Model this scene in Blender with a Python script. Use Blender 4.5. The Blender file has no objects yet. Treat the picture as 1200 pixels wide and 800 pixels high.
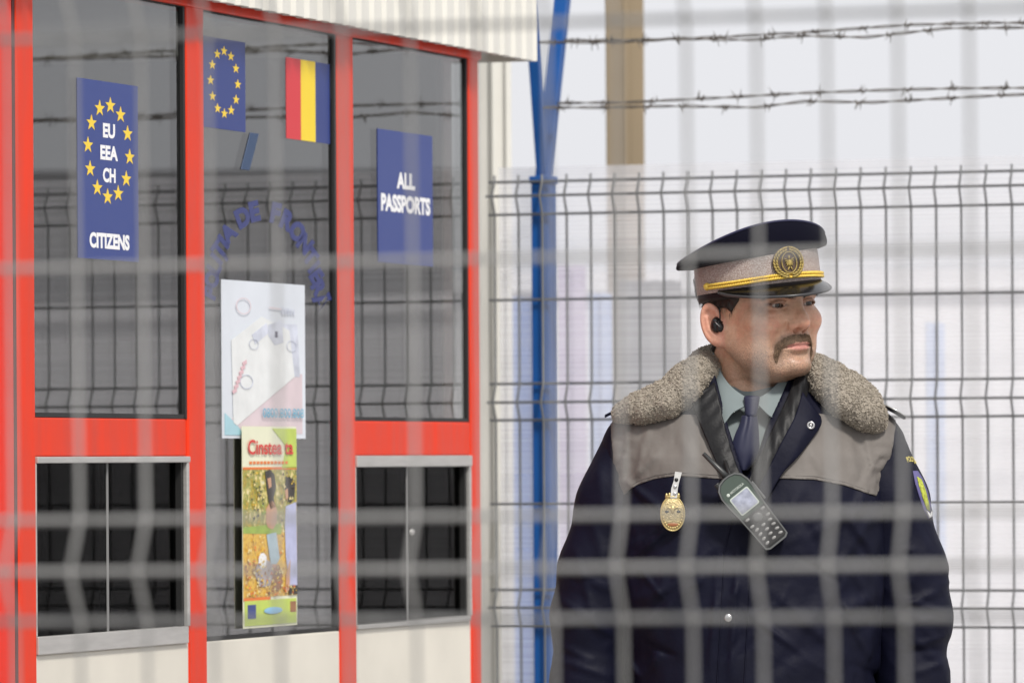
import bpy, bmesh, math, random
import numpy as np
from mathutils import Vector, Matrix
from mathutils.bvhtree import BVHTree

random.seed(7)
RNG = np.random.default_rng(7)
scene = bpy.context.scene
COL = scene.collection
R = math.radians

# ---------------------------------------------------------------- camera
F = 200.0 / 36.0 * 1200.0          # focal length in photo pixels
ZC = 1.426                         # camera height
HOR = 540.0                        # horizon row of the photo
GAM = R(-0.35)                     # camera roll
cam_d = bpy.data.cameras.new("camera")
cam = bpy.data.objects.new("camera", cam_d)
COL.objects.link(cam)
cam_d.lens = 200.0
cam_d.sensor_width = 36.0
cam_d.shift_y = (HOR - 400.0) / 1200.0
cam_d.clip_start = 0.1
cam_d.clip_end = 3000.0
cam_d.dof.use_dof = True
cam_d.dof.focus_distance = 8.60
cam_d.dof.aperture_fstop = 8.4
cam.matrix_world = (Matrix.Translation((0, 0, ZC)) @ Matrix.Rotation(R(90), 4, 'X')
                    @ Matrix.Rotation(GAM, 4, 'Z'))
scene.camera = cam

# ---------------------------------------------------------------- sky and sun
SUN_EL, SUN_AZ = R(50), R(158)     # azimuth measured clockwise from +Y: behind the camera, to its right
world = bpy.data.worlds.new("World")
scene.world = world
world.use_nodes = True
wn = world.node_tree
wn.nodes.clear()
out = wn.nodes.new("ShaderNodeOutputWorld")
bg = wn.nodes.new("ShaderNodeBackground")
sky = wn.nodes.new("ShaderNodeTexSky")
sky.sky_type = 'NISHITA'
sky.sun_disc = False
sky.sun_elevation = SUN_EL
sky.sun_rotation = SUN_AZ
sky.dust_density = 6.0
sky.air_density = 1.5
hs = wn.nodes.new("ShaderNodeHueSaturation")
hs.inputs["Saturation"].default_value = 0.22
mx = wn.nodes.new("ShaderNodeMix")
mx.data_type = 'RGBA'
mx.inputs["Factor"].default_value = 0.80       # thick cloud over the clear sky
mx.inputs["B"].default_value = (8.5, 8.56, 8.95, 1)
wn.links.new(sky.outputs[0], hs.inputs["Color"])
wn.links.new(hs.outputs[0], mx.inputs["A"])
wn.links.new(mx.outputs["Result"], bg.inputs["Color"])
bg.inputs["Strength"].default_value = 0.10
wn.links.new(bg.outputs[0], out.inputs["Surface"])

sun_d = bpy.data.lights.new("sun", 'SUN')
sun_d.energy = 3.0
sun_d.angle = R(9)
sun_d.color = (1.0, 0.95, 0.88)
sun = bpy.data.objects.new("sun", sun_d)
COL.objects.link(sun)
_d = Vector((math.sin(SUN_AZ) * math.cos(SUN_EL), math.cos(SUN_AZ) * math.cos(SUN_EL), math.sin(SUN_EL)))
sun.rotation_euler = (-_d).to_track_quat('-Z', 'Y').to_euler()

scene.view_settings.view_transform = 'Standard'
scene.view_settings.look = 'None'
scene.view_settings.gamma = 1.0
scene.view_settings.exposure = 0.20
scene.view_settings.use_curve_mapping = False
scene.cycles.max_bounces = 8
scene.cycles.transparent_max_bounces = 16
scene.cycles.use_denoising = True

# ---------------------------------------------------------------- helpers
def P(px, py, Y):
    """World point seen at photo pixel (px, py) at distance Y."""
    xc, yc = (px - 600.0) / F * Y, (HOR - py) / F * Y
    c, s = math.cos(GAM), math.sin(GAM)
    return Vector((xc * c - yc * s, Y, ZC + xc * s + yc * c))

def tag(o, label=None, cat=None, group=None, kind=None):
    if label: o["label"] = label
    if cat: o["category"] = cat
    if group: o["group"] = group
    if kind: o["kind"] = kind
    return o

def empty(name, loc=(0, 0, 0), rz=0.0, **k):
    o = bpy.data.objects.new(name, None)
    COL.objects.link(o)
    o.location = loc
    o.rotation_euler = (0, 0, rz)
    o.empty_display_size = 0.1
    return tag(o, **k)

def link(name, me, parent=None, smooth=True):
    o = bpy.data.objects.new(name, me)
    COL.objects.link(o)
    if parent is not None:
        o.parent = parent
    if smooth:
        me.polygons.foreach_set("use_smooth", [True] * len(me.polygons))
    return o

class MB:
    """Collects vertices and faces of one mesh."""
    def __init__(self):
        self.v, self.f, self.m = [], [], []
    def add(self, verts, faces, mi=0):
        b = len(self.v)
        self.v.extend([tuple(v) for v in verts])
        for f in faces:
            self.f.append(tuple(i + b for i in f))
            self.m.append(mi)
    def box(self, x0, x1, y0, y1, z0, z1, mi=0):
        v = [(x, y, z) for z in (z0, z1) for y in (y0, y1) for x in (x0, x1)]
        self.add(v, [(0, 2, 3, 1), (4, 5, 7, 6), (0, 1, 5, 4), (2, 6, 7, 3), (0, 4, 6, 2), (1, 3, 7, 5)], mi)
    def prism(self, poly, y0, y1, mi=0):
        """Polygon in (x, z) given a thickness along y; y0 is the front."""
        n = len(poly)
        v = [(x, y0, z) for x, z in poly] + [(x, y1, z) for x, z in poly]
        fs = [tuple(range(n)), tuple(range(2 * n - 1, n - 1, -1))]
        fs += [(i, i + n, (i + 1) % n + n, (i + 1) % n) for i in range(n)]
        self.add(v, fs, mi)
    def tube(self, pts, rad, n=8, mi=0, caps=True):
        pts = [Vector(p) for p in pts]
        if not hasattr(rad, '__len__'):
            rad = [rad] * len(pts)
        ring0 = None
        vs, fs = [], []
        up = Vector((0.13, 0.31, 0.94))
        prev = None
        for i, p in enumerate(pts):
            t = (pts[min(i + 1, len(pts) - 1)] - pts[max(i - 1, 0)]).normalized()
            if prev is None:
                a = t.cross(up)
                if a.length < 1e-4:
                    a = t.cross(Vector((1, 0, 0)))
            else:
                a = prev - t * prev.dot(t)
            a.normalize()
            prev = a
            b = t.cross(a)
            for k in range(n):
                w = 2 * math.pi * k / n
                vs.append(p + (a * math.cos(w) + b * math.sin(w)) * rad[i])
        for i in range(len(pts) - 1):
            for k in range(n):
                k2 = (k + 1) % n
                fs.append((i * n + k, i * n + k2, (i + 1) * n + k2, (i + 1) * n + k))
        if caps:
            fs.append(tuple(range(n - 1, -1, -1)))
            fs.append(tuple((len(pts) - 1) * n + k for k in range(n)))
        self.add(vs, fs, mi)
    def ball(self, c, r, n=12, mi=0):
        r = r if hasattr(r, '__len__') else (r, r, r)
        m = max(4, n // 2)
        vs, fs = [], []
        for i in range(m + 1):
            t = math.pi * i / m
            for k in range(n):
                w = 2 * math.pi * k / n
                vs.append((c[0] + r[0] * math.sin(t) * math.cos(w), c[1] + r[1] * math.sin(t) * math.sin(w), c[2] + r[2] * math.cos(t)))
        for i in range(m):
            for k in range(n):
                k2 = (k + 1) % n
                fs.append((i * n + k, (i + 1) * n + k, (i + 1) * n + k2, i * n + k2))
        self.add(vs, fs, mi)
    def build(self, name, mats, parent=None, smooth=False, bevel=0.0, weld=False):
        me = bpy.data.meshes.new(name)
        me.from_pydata(self.v, [], self.f)
        mats = mats if isinstance(mats, (list, tuple)) else [mats]
        for m in mats:
            me.materials.append(m)
        me.polygons.foreach_set("material_index", self.m)
        me.update()
        if weld:
            bm = bmesh.new(); bm.from_mesh(me)
            bmesh.ops.remove_doubles(bm, verts=bm.verts, dist=1e-5)
            bmesh.ops.recalc_face_normals(bm, faces=bm.faces)
            bm.to_mesh(me); bm.free()
        o = link(name, me, parent, smooth)
        if bevel > 0:
            b = o.modifiers.new("bevel", 'BEVEL')
            b.width = bevel; b.segments = 2; b.limit_method = 'ANGLE'
        return o

def arrays_mesh(name, V, Fq, mats, parent=None, smooth=True, attrs=None, midx=None):
    me = bpy.data.meshes.new(name)
    me.from_pydata([tuple(v) for v in np.asarray(V, float)], [], [tuple(int(i) for i in f) for f in Fq])
    mats = mats if isinstance(mats, (list, tuple)) else [mats]
    for m in mats:
        me.materials.append(m)
    if midx is not None:
        me.polygons.foreach_set("material_index", [int(i) for i in midx])
    for k, a in (attrs or {}).items():
        a = np.asarray(a, np.float32)
        if a.ndim == 1:
            at = me.attributes.new(k, 'FLOAT', 'POINT'); at.data.foreach_set("value", a)
        else:
            at = me.attributes.new(k, 'FLOAT_COLOR', 'POINT')
            at.data.foreach_set("color", np.c_[a, np.ones(len(a), np.float32)].astype(np.float32).ravel())
    me.update()
    return link(name, me, parent, smooth)

def text_mesh(s, size, bold=0.0):
    """Glyph outlines of a word as (verts, faces), centred at x = 0 on the baseline."""
    cu = bpy.data.curves.new("t", 'FONT')
    cu.body = s; cu.size = size; cu.align_x = 'CENTER'; cu.offset = bold; cu.resolution_u = 4
    cu.fill_mode = 'FRONT'
    o = bpy.data.objects.new("t", cu)
    me = bpy.data.meshes.new_from_object(o)
    vs = [tuple(v.co) for v in me.vertices]
    fs = [tuple(p.vertices) for p in me.polygons]
    bpy.data.objects.remove(o); bpy.data.curves.remove(cu); bpy.data.meshes.remove(me)
    return vs, fs

# ---------------------------------------------------------------- noise and signed distance tools
def _h(ix, iy, iz):
    n = (ix * 374761393 + iy * 668265263 + iz * 2147483647) & 0xFFFFFFFF
    n = ((n ^ (n >> 13)) * 1274126177) & 0xFFFFFFFF
    n = (n ^ (n >> 16)) & 0xFFFF
    return n / 32767.5 - 1.0

def noise(p):
    p = np.asarray(p, float)
    i = np.floor(p).astype(np.int64); f = p - i
    u = f * f * f * (f * (f * 6 - 15) + 10)
    r = 0
    for dx in (0, 1):
        wx = u[:, 0] if dx else 1 - u[:, 0]
        for dy in (0, 1):
            wy = u[:, 1] if dy else 1 - u[:, 1]
            for dz in (0, 1):
                wz = u[:, 2] if dz else 1 - u[:, 2]
                r = r + wx * wy * wz * _h(i[:, 0] + dx, i[:, 1] + dy, i[:, 2] + dz)
    return r

def fbm(p, o=3):
    p = np.asarray(p, float); r = 0; a = 1.0
    for k in range(o):
        r = r + a * noise(p + 17.3 * k); p = p * 2.03; a *= 0.5
    return r

def ell(p, c, r):
    q = p - np.asarray(c); r = np.asarray(r)
    k0 = np.linalg.norm(q / r, axis=1); k1 = np.linalg.norm(q / (r * r), axis=1) + 1e-9
    return k0 * (k0 - 1.0) / k1

def cone(p, a, b, ra, rb):
    a = np.asarray(a, float); b = np.asarray(b, float)
    ab = b - a
    t = np.clip(((p - a) @ ab) / (ab @ ab), 0, 1)
    return np.linalg.norm(p - a - t[:, None] * ab, axis=1) - (ra + (rb - ra) * t)

def chain(p, pts, k=0.0):
    d = None
    for (a, b) in zip(pts[:-1], pts[1:]):
        e = cone(p, a[:3], b[:3], a[3], b[3])
        d = e if d is None else (np.minimum(d, e) if k == 0 else smin(d, e, k))
    return d

def smin(a, b, k):
    h = np.maximum(k - np.abs(a - b), 0) / k
    return np.minimum(a, b) - h * h * k * 0.25

def smax(a, b, k):
    return -smin(-a, -b, k)

def polygonise(f, lo, hi, h, proj=1):
    """Surface nets over a signed distance function; returns verts and quads."""
    lo = np.asarray(lo, float); hi = np.asarray(hi, float)
    C = 4
    n = (np.ceil((hi - lo) / (h * C)).astype(int) + 1) * C
    nc = n // C
    g = np.stack(np.meshgrid(*[lo[i] + (np.arange(nc[i]) * C + (C - 1) / 2) * h for i in range(3)], indexing='ij'), -1).reshape(-1, 3)
    dc = f(g)
    near = (np.abs(dc) < h * C * 1.7).reshape(nc)
    far = np.repeat(np.repeat(np.repeat(dc.reshape(nc), C, 0), C, 1), C, 2)
    msk = np.repeat(np.repeat(np.repeat(near, C, 0), C, 1), C, 2)
    idx = np.argwhere(msk)
    D = far.copy()
    vals = np.empty(len(idx))
    for s in range(0, len(idx), 400000):
        vals[s:s + 400000] = f(lo + idx[s:s + 400000] * h)
    D[msk] = vals
    ins = D < 0
    cnt = np.zeros(n - 1, int)
    for dx in (0, 1):
        for dy in (0, 1):
            for dz in (0, 1):
                cnt += ins[dx:n[0] - 1 + dx, dy:n[1] - 1 + dy, dz:n[2] - 1 + dz]
    act = (cnt > 0) & (cnt < 8)
    cells = np.argwhere(act)
    vid = -np.ones(n - 1, int)
    vid[act] = np.arange(len(cells))
    acc = np.zeros((len(cells), 3)); num = np.zeros(len(cells))
    cor = [np.array(c) for c in ((0, 0, 0), (1, 0, 0), (0, 1, 0), (1, 1, 0), (0, 0, 1), (1, 0, 1), (0, 1, 1), (1, 1, 1))]
    for a, b in ((0, 1), (2, 3), (4, 5), (6, 7), (0, 2), (1, 3), (4, 6), (5, 7), (0, 4), (1, 5), (2, 6), (3, 7)):
        A = cells + cor[a]; B = cells + cor[b]
        da = D[A[:, 0], A[:, 1], A[:, 2]]; db = D[B[:, 0], B[:, 1], B[:, 2]]
        x = (da < 0) != (db < 0)
        t = np.where(x, da / np.where(x, da - db, 1), 0)
        acc += np.where(x[:, None], A + t[:, None] * (B - A), 0); num += x
    V = lo + acc / num[:, None] * h
    Q = []
    for ax in range(3):
        o1, o2 = (ax + 1) % 3, (ax + 2) % 3
        s0 = [slice(1, n[i] - 1) for i in range(3)]; s0[ax] = slice(0, n[ax] - 1)
        s1 = list(s0); s1[ax] = slice(1, n[ax])
        a = ins[tuple(s0)]; b = ins[tuple(s1)]
        e = np.argwhere(a != b)
        off = np.array([s.start for s in s0])
        e0 = e + off
        sg = a[e[:, 0], e[:, 1], e[:, 2]]
        def vi(d1, d2):
            c = e0.copy(); c[:, o1] -= d1; c[:, o2] -= d2
            return vid[c[:, 0], c[:, 1], c[:, 2]]
        q = np.stack([vi(1, 1), vi(0, 1), vi(0, 0), vi(1, 0)], 1)
        q[~sg] = q[~sg][:, ::-1]
        Q.append(q)
    Q = np.concatenate(Q)
    Q = Q[(Q >= 0).all(1)]
    for _ in range(proj):
        G = grad(f, V, h * 0.5)
        V = V - np.clip(f(V), -h, h)[:, None] * G
    return V, Q

def grad(f, V, e):
    G = np.stack([f(V + np.eye(3)[i] * e) - f(V - np.eye(3)[i] * e) for i in range(3)], 1)
    return G / (np.linalg.norm(G, axis=1)[:, None] + 1e-9)

def clip_tris(V, Fq, s, attrs=None):
    """Splits a mesh along s = 0; returns (V, faces with s >= 0, faces with s < 0)."""
    T = []
    for f in Fq:
        for k in range(1, len(f) - 1):
            T.append((f[0], f[k], f[k + 1]))
    V = [np.array(v) for v in V]; s = list(s)
    pos, neg, cut = [], [], {}
    def mid(a, b):
        k = (a, b) if a < b else (b, a)
        if k not in cut:
            t = s[a] / (s[a] - s[b])
            V.append(V[a] + (V[b] - V[a]) * t); s.append(0.0)
            cut[k] = len(V) - 1
        return cut[k]
    for t in T:
        sg = [s[i] >= 0 for i in t]
        if all(sg): pos.append(t)
        elif not any(sg): neg.append(t)
        else:
            k = sg.index(True) if sum(sg) == 1 else sg.index(False)
            a, b, c = t[k], t[(k + 1) % 3], t[(k + 2) % 3]
            ab, ac = mid(a, b), mid(a, c)
            one, two = ((a, ab, ac),), ((ab, b, c), (ab, c, ac))
            (pos if sg[k] else neg).extend(one)
            (neg if sg[k] else pos).extend(two)
    return np.array(V), pos, neg

def compact(V, Fq):
    used = sorted({i for f in Fq for i in f})
    m = {u: k for k, u in enumerate(used)}
    return np.asarray(V)[used], [tuple(m[i] for i in f) for f in Fq], used

# ---------------------------------------------------------------- materials
def mat(name, col, rough=0.6, metal=0.0, spec=0.5, var=0.0, vscale=8.0, bump=0.0, bscale=60.0, bdist=0.002,
        sheen=0.0, coat=0.0, stretch=(1, 1, 1), attr=None, rvar=0.0, sss=0.0):
    m = bpy.data.materials.new(name)
    m.use_nodes = True
    nt = m.node_tree
    b = nt.nodes["Principled BSDF"]
    b.inputs["Base Color"].default_value = (*col, 1)
    b.inputs["Roughness"].default_value = rough
    b.inputs["Metallic"].default_value = metal
    b.inputs["Specular IOR Level"].default_value = spec
    b.inputs["Sheen Weight"].default_value = sheen
    b.inputs["Coat Weight"].default_value = coat
    if sss:
        b.inputs["Subsurface Weight"].default_value = sss
        b.inputs["Subsurface Radius"].default_value = (0.010, 0.004, 0.002)
        b.inputs["Subsurface Scale"].default_value = 0.35
    tc = nt.nodes.new("ShaderNodeTexCoord")
    mp = nt.nodes.new("ShaderNodeMapping")
    mp.inputs["Scale"].default_value = stretch
    nt.links.new(tc.outputs["Object"], mp.inputs["Vector"])
    src = None
    if attr:
        a = nt.nodes.new("ShaderNodeAttribute"); a.attribute_name = attr
        src = a.outputs["Color"]
        nt.links.new(src, b.inputs["Base Color"])
    if var:
        n = nt.nodes.new("ShaderNodeTexNoise")
        n.inputs["Scale"].default_value = vscale; n.inputs["Detail"].default_value = 5
        nt.links.new(mp.outputs[0], n.inputs["Vector"])
        r = nt.nodes.new("ShaderNodeMapRange")
        r.inputs["From Min"].default_value = 0.3; r.inputs["From Max"].default_value = 0.7
        r.inputs["To Min"].default_value = 1 - var; r.inputs["To Max"].default_value = 1 + var
        nt.links.new(n.outputs["Fac"], r.inputs["Value"])
        x = nt.nodes.new("ShaderNodeVectorMath"); x.operation = 'SCALE'
        if src is not None: nt.links.new(src, x.inputs[0])
        else: x.inputs[0].default_value = col
        nt.links.new(r.outputs[0], x.inputs["Scale"])
        nt.links.new(x.outputs[0], b.inputs["Base Color"])
        if rvar:
            r2 = nt.nodes.new("ShaderNodeMapRange")
            r2.inputs["From Min"].default_value = 0.3; r2.inputs["From Max"].default_value = 0.7
            r2.inputs["To Min"].default_value = rough - rvar; r2.inputs["To Max"].default_value = rough + rvar
            nt.links.new(n.outputs["Fac"], r2.inputs["Value"])
            nt.links.new(r2.outputs[0], b.inputs["Roughness"])
    if bump:
        n = nt.nodes.new("ShaderNodeTexNoise")
        n.inputs["Scale"].default_value = bscale; n.inputs["Detail"].default_value = 4
        nt.links.new(mp.outputs[0], n.inputs["Vector"])
        bp = nt.nodes.new("ShaderNodeBump")
        bp.inputs["Strength"].default_value = bump; bp.inputs["Distance"].default_value = bdist
        nt.links.new(n.outputs["Fac"], bp.inputs["Height"])
        nt.links.new(bp.outputs[0], b.inputs["Normal"])
    return m

def glass_mat(name, f0, tint, fmax=1.0):
    m = bpy.data.materials.new(name)
    m.use_nodes = True
    nt = m.node_tree
    nt.nodes.clear()
    o = nt.nodes.new("ShaderNodeOutputMaterial")
    lw = nt.nodes.new("ShaderNodeLayerWeight"); lw.inputs["Blend"].default_value = 0.5
    pw = nt.nodes.new("ShaderNodeMath"); pw.operation = 'POWER'; pw.inputs[1].default_value = 5.0
    fr = nt.nodes.new("ShaderNodeMapRange")
    fr.inputs["To Min"].default_value = f0; fr.inputs["To Max"].default_value = fmax
    nt.links.new(lw.outputs["Facing"], pw.inputs[0]); nt.links.new(pw.outputs[0], fr.inputs["Value"])
    t = nt.nodes.new("ShaderNodeBsdfTransparent"); t.inputs["Color"].default_value = (*tint, 1)
    g = nt.nodes.new("ShaderNodeBsdfGlossy"); g.inputs["Roughness"].default_value = 0.0
    mx = nt.nodes.new("ShaderNodeMixShader")
    nt.links.new(fr.outputs[0], mx.inputs[0]); nt.links.new(t.outputs[0], mx.inputs[1]); nt.links.new(g.outputs[0], mx.inputs[2])
    nt.links.new(mx.outputs[0], o.inputs["Surface"])
    return m

# ================================================================ THE SETTING
M = {}
M['ground'] = mat("concrete ground", (0.30, 0.29, 0.28), 0.9, var=0.18, vscale=1.3, bump=0.4, bscale=40)
M['red'] = mat("red painted aluminium", (0.68, 0.036, 0.007), 0.42, spec=0.25, var=0.12, vscale=5, stretch=(6, 6, 0.8), bump=0.10, bscale=200, rvar=0.12)
M['red2'] = mat("bright red painted steel", (0.72, 0.020, 0.003), 0.34, spec=0.22, var=0.05, vscale=4)
M['rubber'] = mat("black rubber gasket", (0.012, 0.012, 0.012), 0.6)
M['alu'] = mat("brushed aluminium", (0.52, 0.51, 0.49), 0.42, metal=0.55, var=0.08, vscale=14, stretch=(1, 1, 9))
M['cream'] = mat("cream sandwich panel", (0.66, 0.63, 0.555), 0.5, var=0.08, vscale=5, bump=0.05, bscale=90)
M['fascia'] = mat("white ribbed sheet", (0.66, 0.65, 0.60), 0.5, var=0.08, vscale=2.2, stretch=(3, 3, 0.6))
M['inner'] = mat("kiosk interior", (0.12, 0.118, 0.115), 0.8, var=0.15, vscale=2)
M['inner2'] = mat("pale blind slats", (0.22, 0.22, 0.22), 0.8, var=0.1, vscale=3)
M['glass'] = glass_mat("window glass", 0.19, (0.60, 0.61, 0.60))
M['glassd'] = glass_mat("tinted sliding glass", 0.0, (0.20, 0.21, 0.21), 0.35)
M['wire'] = mat("galvanised grey wire", (0.15, 0.155, 0.16), 0.5, metal=0.2, var=0.1, vscale=30)
M['wirenear'] = mat("weathered galvanised wire", (0.27, 0.27, 0.265), 0.7, metal=0.0, var=0.1, vscale=30)
M['blue'] = mat("blue painted steel", (0.004, 0.070, 0.27), 0.45, spec=0.3, var=0.12, vscale=9, bump=0.05, bscale=200)
M['barb'] = mat("rusty barbed wire", (0.13, 0.115, 0.10), 0.6, metal=0.4, var=0.3, vscale=60)
M['wood'] = mat("weathered brown post", (0.25, 0.195, 0.125), 0.85, var=0.16, vscale=9, stretch=(1, 1, 0.08), bump=0.3, bscale=30)

ground = MB(); ground.box(-400, 400, -100, 900, -0.5, 0.0)
tag(ground.build("ground", M['ground']), kind="structure")

# ---------------------------------------------------------------- the kiosk
KA = R(20.05)
KY0 = 8.7
KX0 = (40 - 600) / F * KY0
SA, CA = math.sin(KA), math.cos(KA)

def KU(px):
    c = (px - 600) / F
    return (c * KY0 - KX0) / (SA - c * CA)

def KP(px, py):
    """Photo pixel -> (u along the wall, z) on the glazed wall of the kiosk."""
    c = ((px - 600) + 0.0061 * (HOR - py)) / F
    u = (c * KY0 - KX0) / (SA - c * CA)
    return u, ZC + (KY0 + u * CA) / F * ((HOR - py) - 0.0061 * (px - 600) * 0.4)

kiosk = empty("kiosk", (KX0, KY0, 0), math.pi / 2 - KA,
              label="red framed border control kiosk with large glass panes and white ribbed roof edge", cat="kiosk")
zg0, zg1 = 1.134, 2.166            # glass bottom and top
zt0, zt1 = 1.437, 1.498            # red transom
zs = 1.134
U = {k: KU(k) for k in (-60, -6, 14, 17, 38, 208, 217, 238, 386, 394, 413, 540, 548, 560)}
D = -0.006                          # outward face of the red posts (local y, outward is negative)

def kpart(mb, name, m, parent=kiosk, **k):
    return mb.build(name, m, parent, **k)

for a, b in ((17, 38), (217, 238), (394, 413), (548, 560)):
    mb = MB(); mb.box(U[a], U[b], D, 0.0055, 0.0, zg1 + 0.012)
    kpart(mb, "post", M['red'], bevel=0.003)
mb = MB(); mb.box(U[-60], U[14], D + 0.001, 0.05, 0.0, 2.19)
kpart(mb, "door_frame", M['red2'], bevel=0.004)
mb = MB(); mb.box(U[14], U[17], D + 0.0015, 0.04, 0.0, 2.19)
kpart(mb, "gap_seal", mat("dark red gap", (0.09, 0.010, 0.008), 0.6))
mb = MB(); mb.box(U[17], U[560], D - 0.006, 0.05, zg1 + 0.001, zg1 + 0.094)
kpart(mb, "header", M['red'], bevel=0.003)
bays = ((38, 217), (238, 394), (413, 548))
panes = []
for n, (a, b) in enumerate(bays):
    u0, u1 = U[a], U[b]
    mid = n == 1
    lo = zs if mid else zt1
    # black gasket round the pane, deepest on the far jamb
    g = MB()
    gu = 0.008
    g.box(u1 - gu, u1, D + 0.002, 0.0045, lo, zg1 + 0.012)
    g.box(u0, u0 + 0.006, -0.001, 0.0045, lo, zg1 + 0.012)
    g.box(u0 + 0.006, u1 - gu, -0.005, 0.0045, zg1, zg1 + 0.012)
    g.box(u0 + 0.006, u1 - gu, -0.003, 0.0045, lo, lo + 0.007)
    kpart(g, "gasket", M['rubber'])
    p = MB(); p.box(u0 + 0.006, u1 - gu, 0.002, 0.008, lo + 0.007, zg1)
    panes.append(kpart(p, "window_pane", M['glass']))
    if not mid:
        t = MB(); t.box(u0, u1, D + (0.003 if n == 0 else 0.001), 0.045, zt0, zt1)
        kpart(t, "transom", M['red'], bevel=0.003)
        # sliding service window
        w = empty("sliding_window"); w.parent = kiosk
        ft = 0.010 if n == 0 else 0.020
        zb = zs + (0.028 if n == 0 else 0.008)
        f = MB()
        f.box(u0, u1, -0.010, 0.04, zt0 - ft, zt0)
        f.box(u1 - 0.012, u1 - 0.002, -0.009, 0.04, zb, zt0 - ft)
        f.box(u0, u0 + 0.004, -0.006, 0.04, zb, zt0 - ft)
        f.box(u0, u1 - 0.010, -0.0095, 0.04, zs, zb)
        kpart(f, "window_frame", M['alu'], w, bevel=0.0015)
        um = KU(127) if n == 0 else KU(478)
        s1 = MB(); s1.box(u0 + 0.004, um, 0.002, 0.006, zb, zt0 - ft)
        kpart(s1, "sliding_pane", M['glassd'], w)
        s2 = MB(); s2.box(um - 0.01, u1 - 0.012, 0.008, 0.012, zb, zt0 - ft)
        kpart(s2, "sliding_pane", M['glassd'], w)
        st = MB(); st.box(um - 0.006, um, 0.0002, 0.0018, zb, zt0 - ft)
        kpart(st, "stile", M['inner2'], w)
        dk = MB(); dk.box(u1 - 0.022, u1 - 0.012, -0.002, 0.05, zb, zt0 - ft)
        kpart(dk, "gasket", M['rubber'], w)
        if n == 1 + 1:
            h = MB(); h.ball((KU(480), -0.004, 1.30), (0.010, 0.003, 0.006), 10)
            kpart(h, "handle", M['alu'], w, smooth=True)
    b_ = MB(); b_.box(u0, u1, -0.004, 0.04, 0.06, zs)
    kpart(b_, "lower_panel", M['cream'], bevel=0.002)
# ribbed fascia above, standing out from the wall
f = MB()
prof = []
u = U[-60] - 0.6
OV = -0.045
ue = ((620 - 600) / F * (KY0 + OV * SA) - KX0 + OV * CA) / (SA - (620 - 600) / F * CA)
k = 0
while u < ue:
    prof += [(u, 0.0), (u + 0.036, 0.0), (u + 0.044, 0.007), (u + 0.052, 0.007), (u + 0.060, 0.0)]
    u += 0.060
zf0, zf1 = 2.178, 2.75
vs = [(a, OV + d, z) for z in (zf0, zf1) for a, d in prof] + [(a, OV + d + 0.012, z) for z in (zf0, zf1) for a, d in prof]
n = len(prof)
fs = []
for i in range(n - 1):
    fs += [(i, i + 1, n + i + 1, n + i), (2 * n + i + 1, 2 * n + i, 3 * n + i, 3 * n + i + 1), (i + 1, i, 2 * n + i, 2 * n + i + 1)]
f.add(vs, fs)
f.box(prof[-1][0] - 0.012, prof[-1][0], OV + 0.012, 1.9, zf0, zf1)
kpart(f, "fascia", M['fascia'])
s = MB(); s.box(U[-60] - 0.6, ue - 0.014, OV + 0.022, 1.88, 2.262, 2.280)
kpart(s, "soffit", mat("grey soffit board", (0.42, 0.41, 0.38), 0.7, var=0.1))
r_ = MB(); r_.box(U[-60] - 0.6, ue - 0.014, OV + 0.022, 1.88, zf1 - 0.10, zf1 - 0.06)
kpart(r_, "roof", M['fascia'])
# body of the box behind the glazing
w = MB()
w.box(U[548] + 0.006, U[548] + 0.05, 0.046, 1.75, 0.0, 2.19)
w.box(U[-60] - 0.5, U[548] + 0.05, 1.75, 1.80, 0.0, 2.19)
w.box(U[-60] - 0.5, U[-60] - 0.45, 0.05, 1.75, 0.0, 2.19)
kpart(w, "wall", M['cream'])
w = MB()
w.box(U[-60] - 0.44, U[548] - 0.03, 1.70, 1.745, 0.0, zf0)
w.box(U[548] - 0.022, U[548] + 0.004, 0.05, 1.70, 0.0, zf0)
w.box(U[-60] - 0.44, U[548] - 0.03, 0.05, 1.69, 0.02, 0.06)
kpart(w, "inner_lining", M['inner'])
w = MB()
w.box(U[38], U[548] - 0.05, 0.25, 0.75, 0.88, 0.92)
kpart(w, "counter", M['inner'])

# ---------------------------------------------------------------- signs, stickers and posters on the panes
M['eublue'] = mat("blue vinyl", (0.014, 0.038, 0.21), 0.35)
M['star'] = mat("yellow vinyl", (0.85, 0.60, 0.03), 0.4)
M['white'] = mat("white vinyl", (0.85, 0.85, 0.86), 0.45)
M['flagred'] = mat("red vinyl", (0.62, 0.02, 0.03), 0.4)
M['flagyel'] = mat("golden yellow vinyl", (0.85, 0.62, 0.01), 0.4)
M['flagblue'] = mat("flag blue vinyl", (0.014, 0.034, 0.19), 0.4)
M['letter'] = mat("blue lettering film", (0.016, 0.026, 0.15), 0.4)

def star_poly(cx, cz, r):
    return [(cx + (r if i % 2 == 0 else r * 0.40) * math.sin(math.pi * i / 5), cz + (r if i % 2 == 0 else r * 0.40) * math.cos(math.pi * i / 5)) for i in range(10)]

def quad_of(px0, py0, px1, py1):
    """Rectangle on the pane from the photo's left and right columns and the left edge's rows."""
    u0, z1 = KP(px0, py0); u1, _ = KP(px1, py0); _, z0 = KP(px0, py1)
    return u0, u1, z0, z1

SY = 0.0008                         # a sign's front face, in front of the glass

def sign_root(name, u, z, label, cat, group=None):
    e = empty(name, (KX0 + u * SA, KY0 + u * CA, z), math.pi / 2 - KA, label=label, cat=cat, group=group)
    return e

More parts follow.
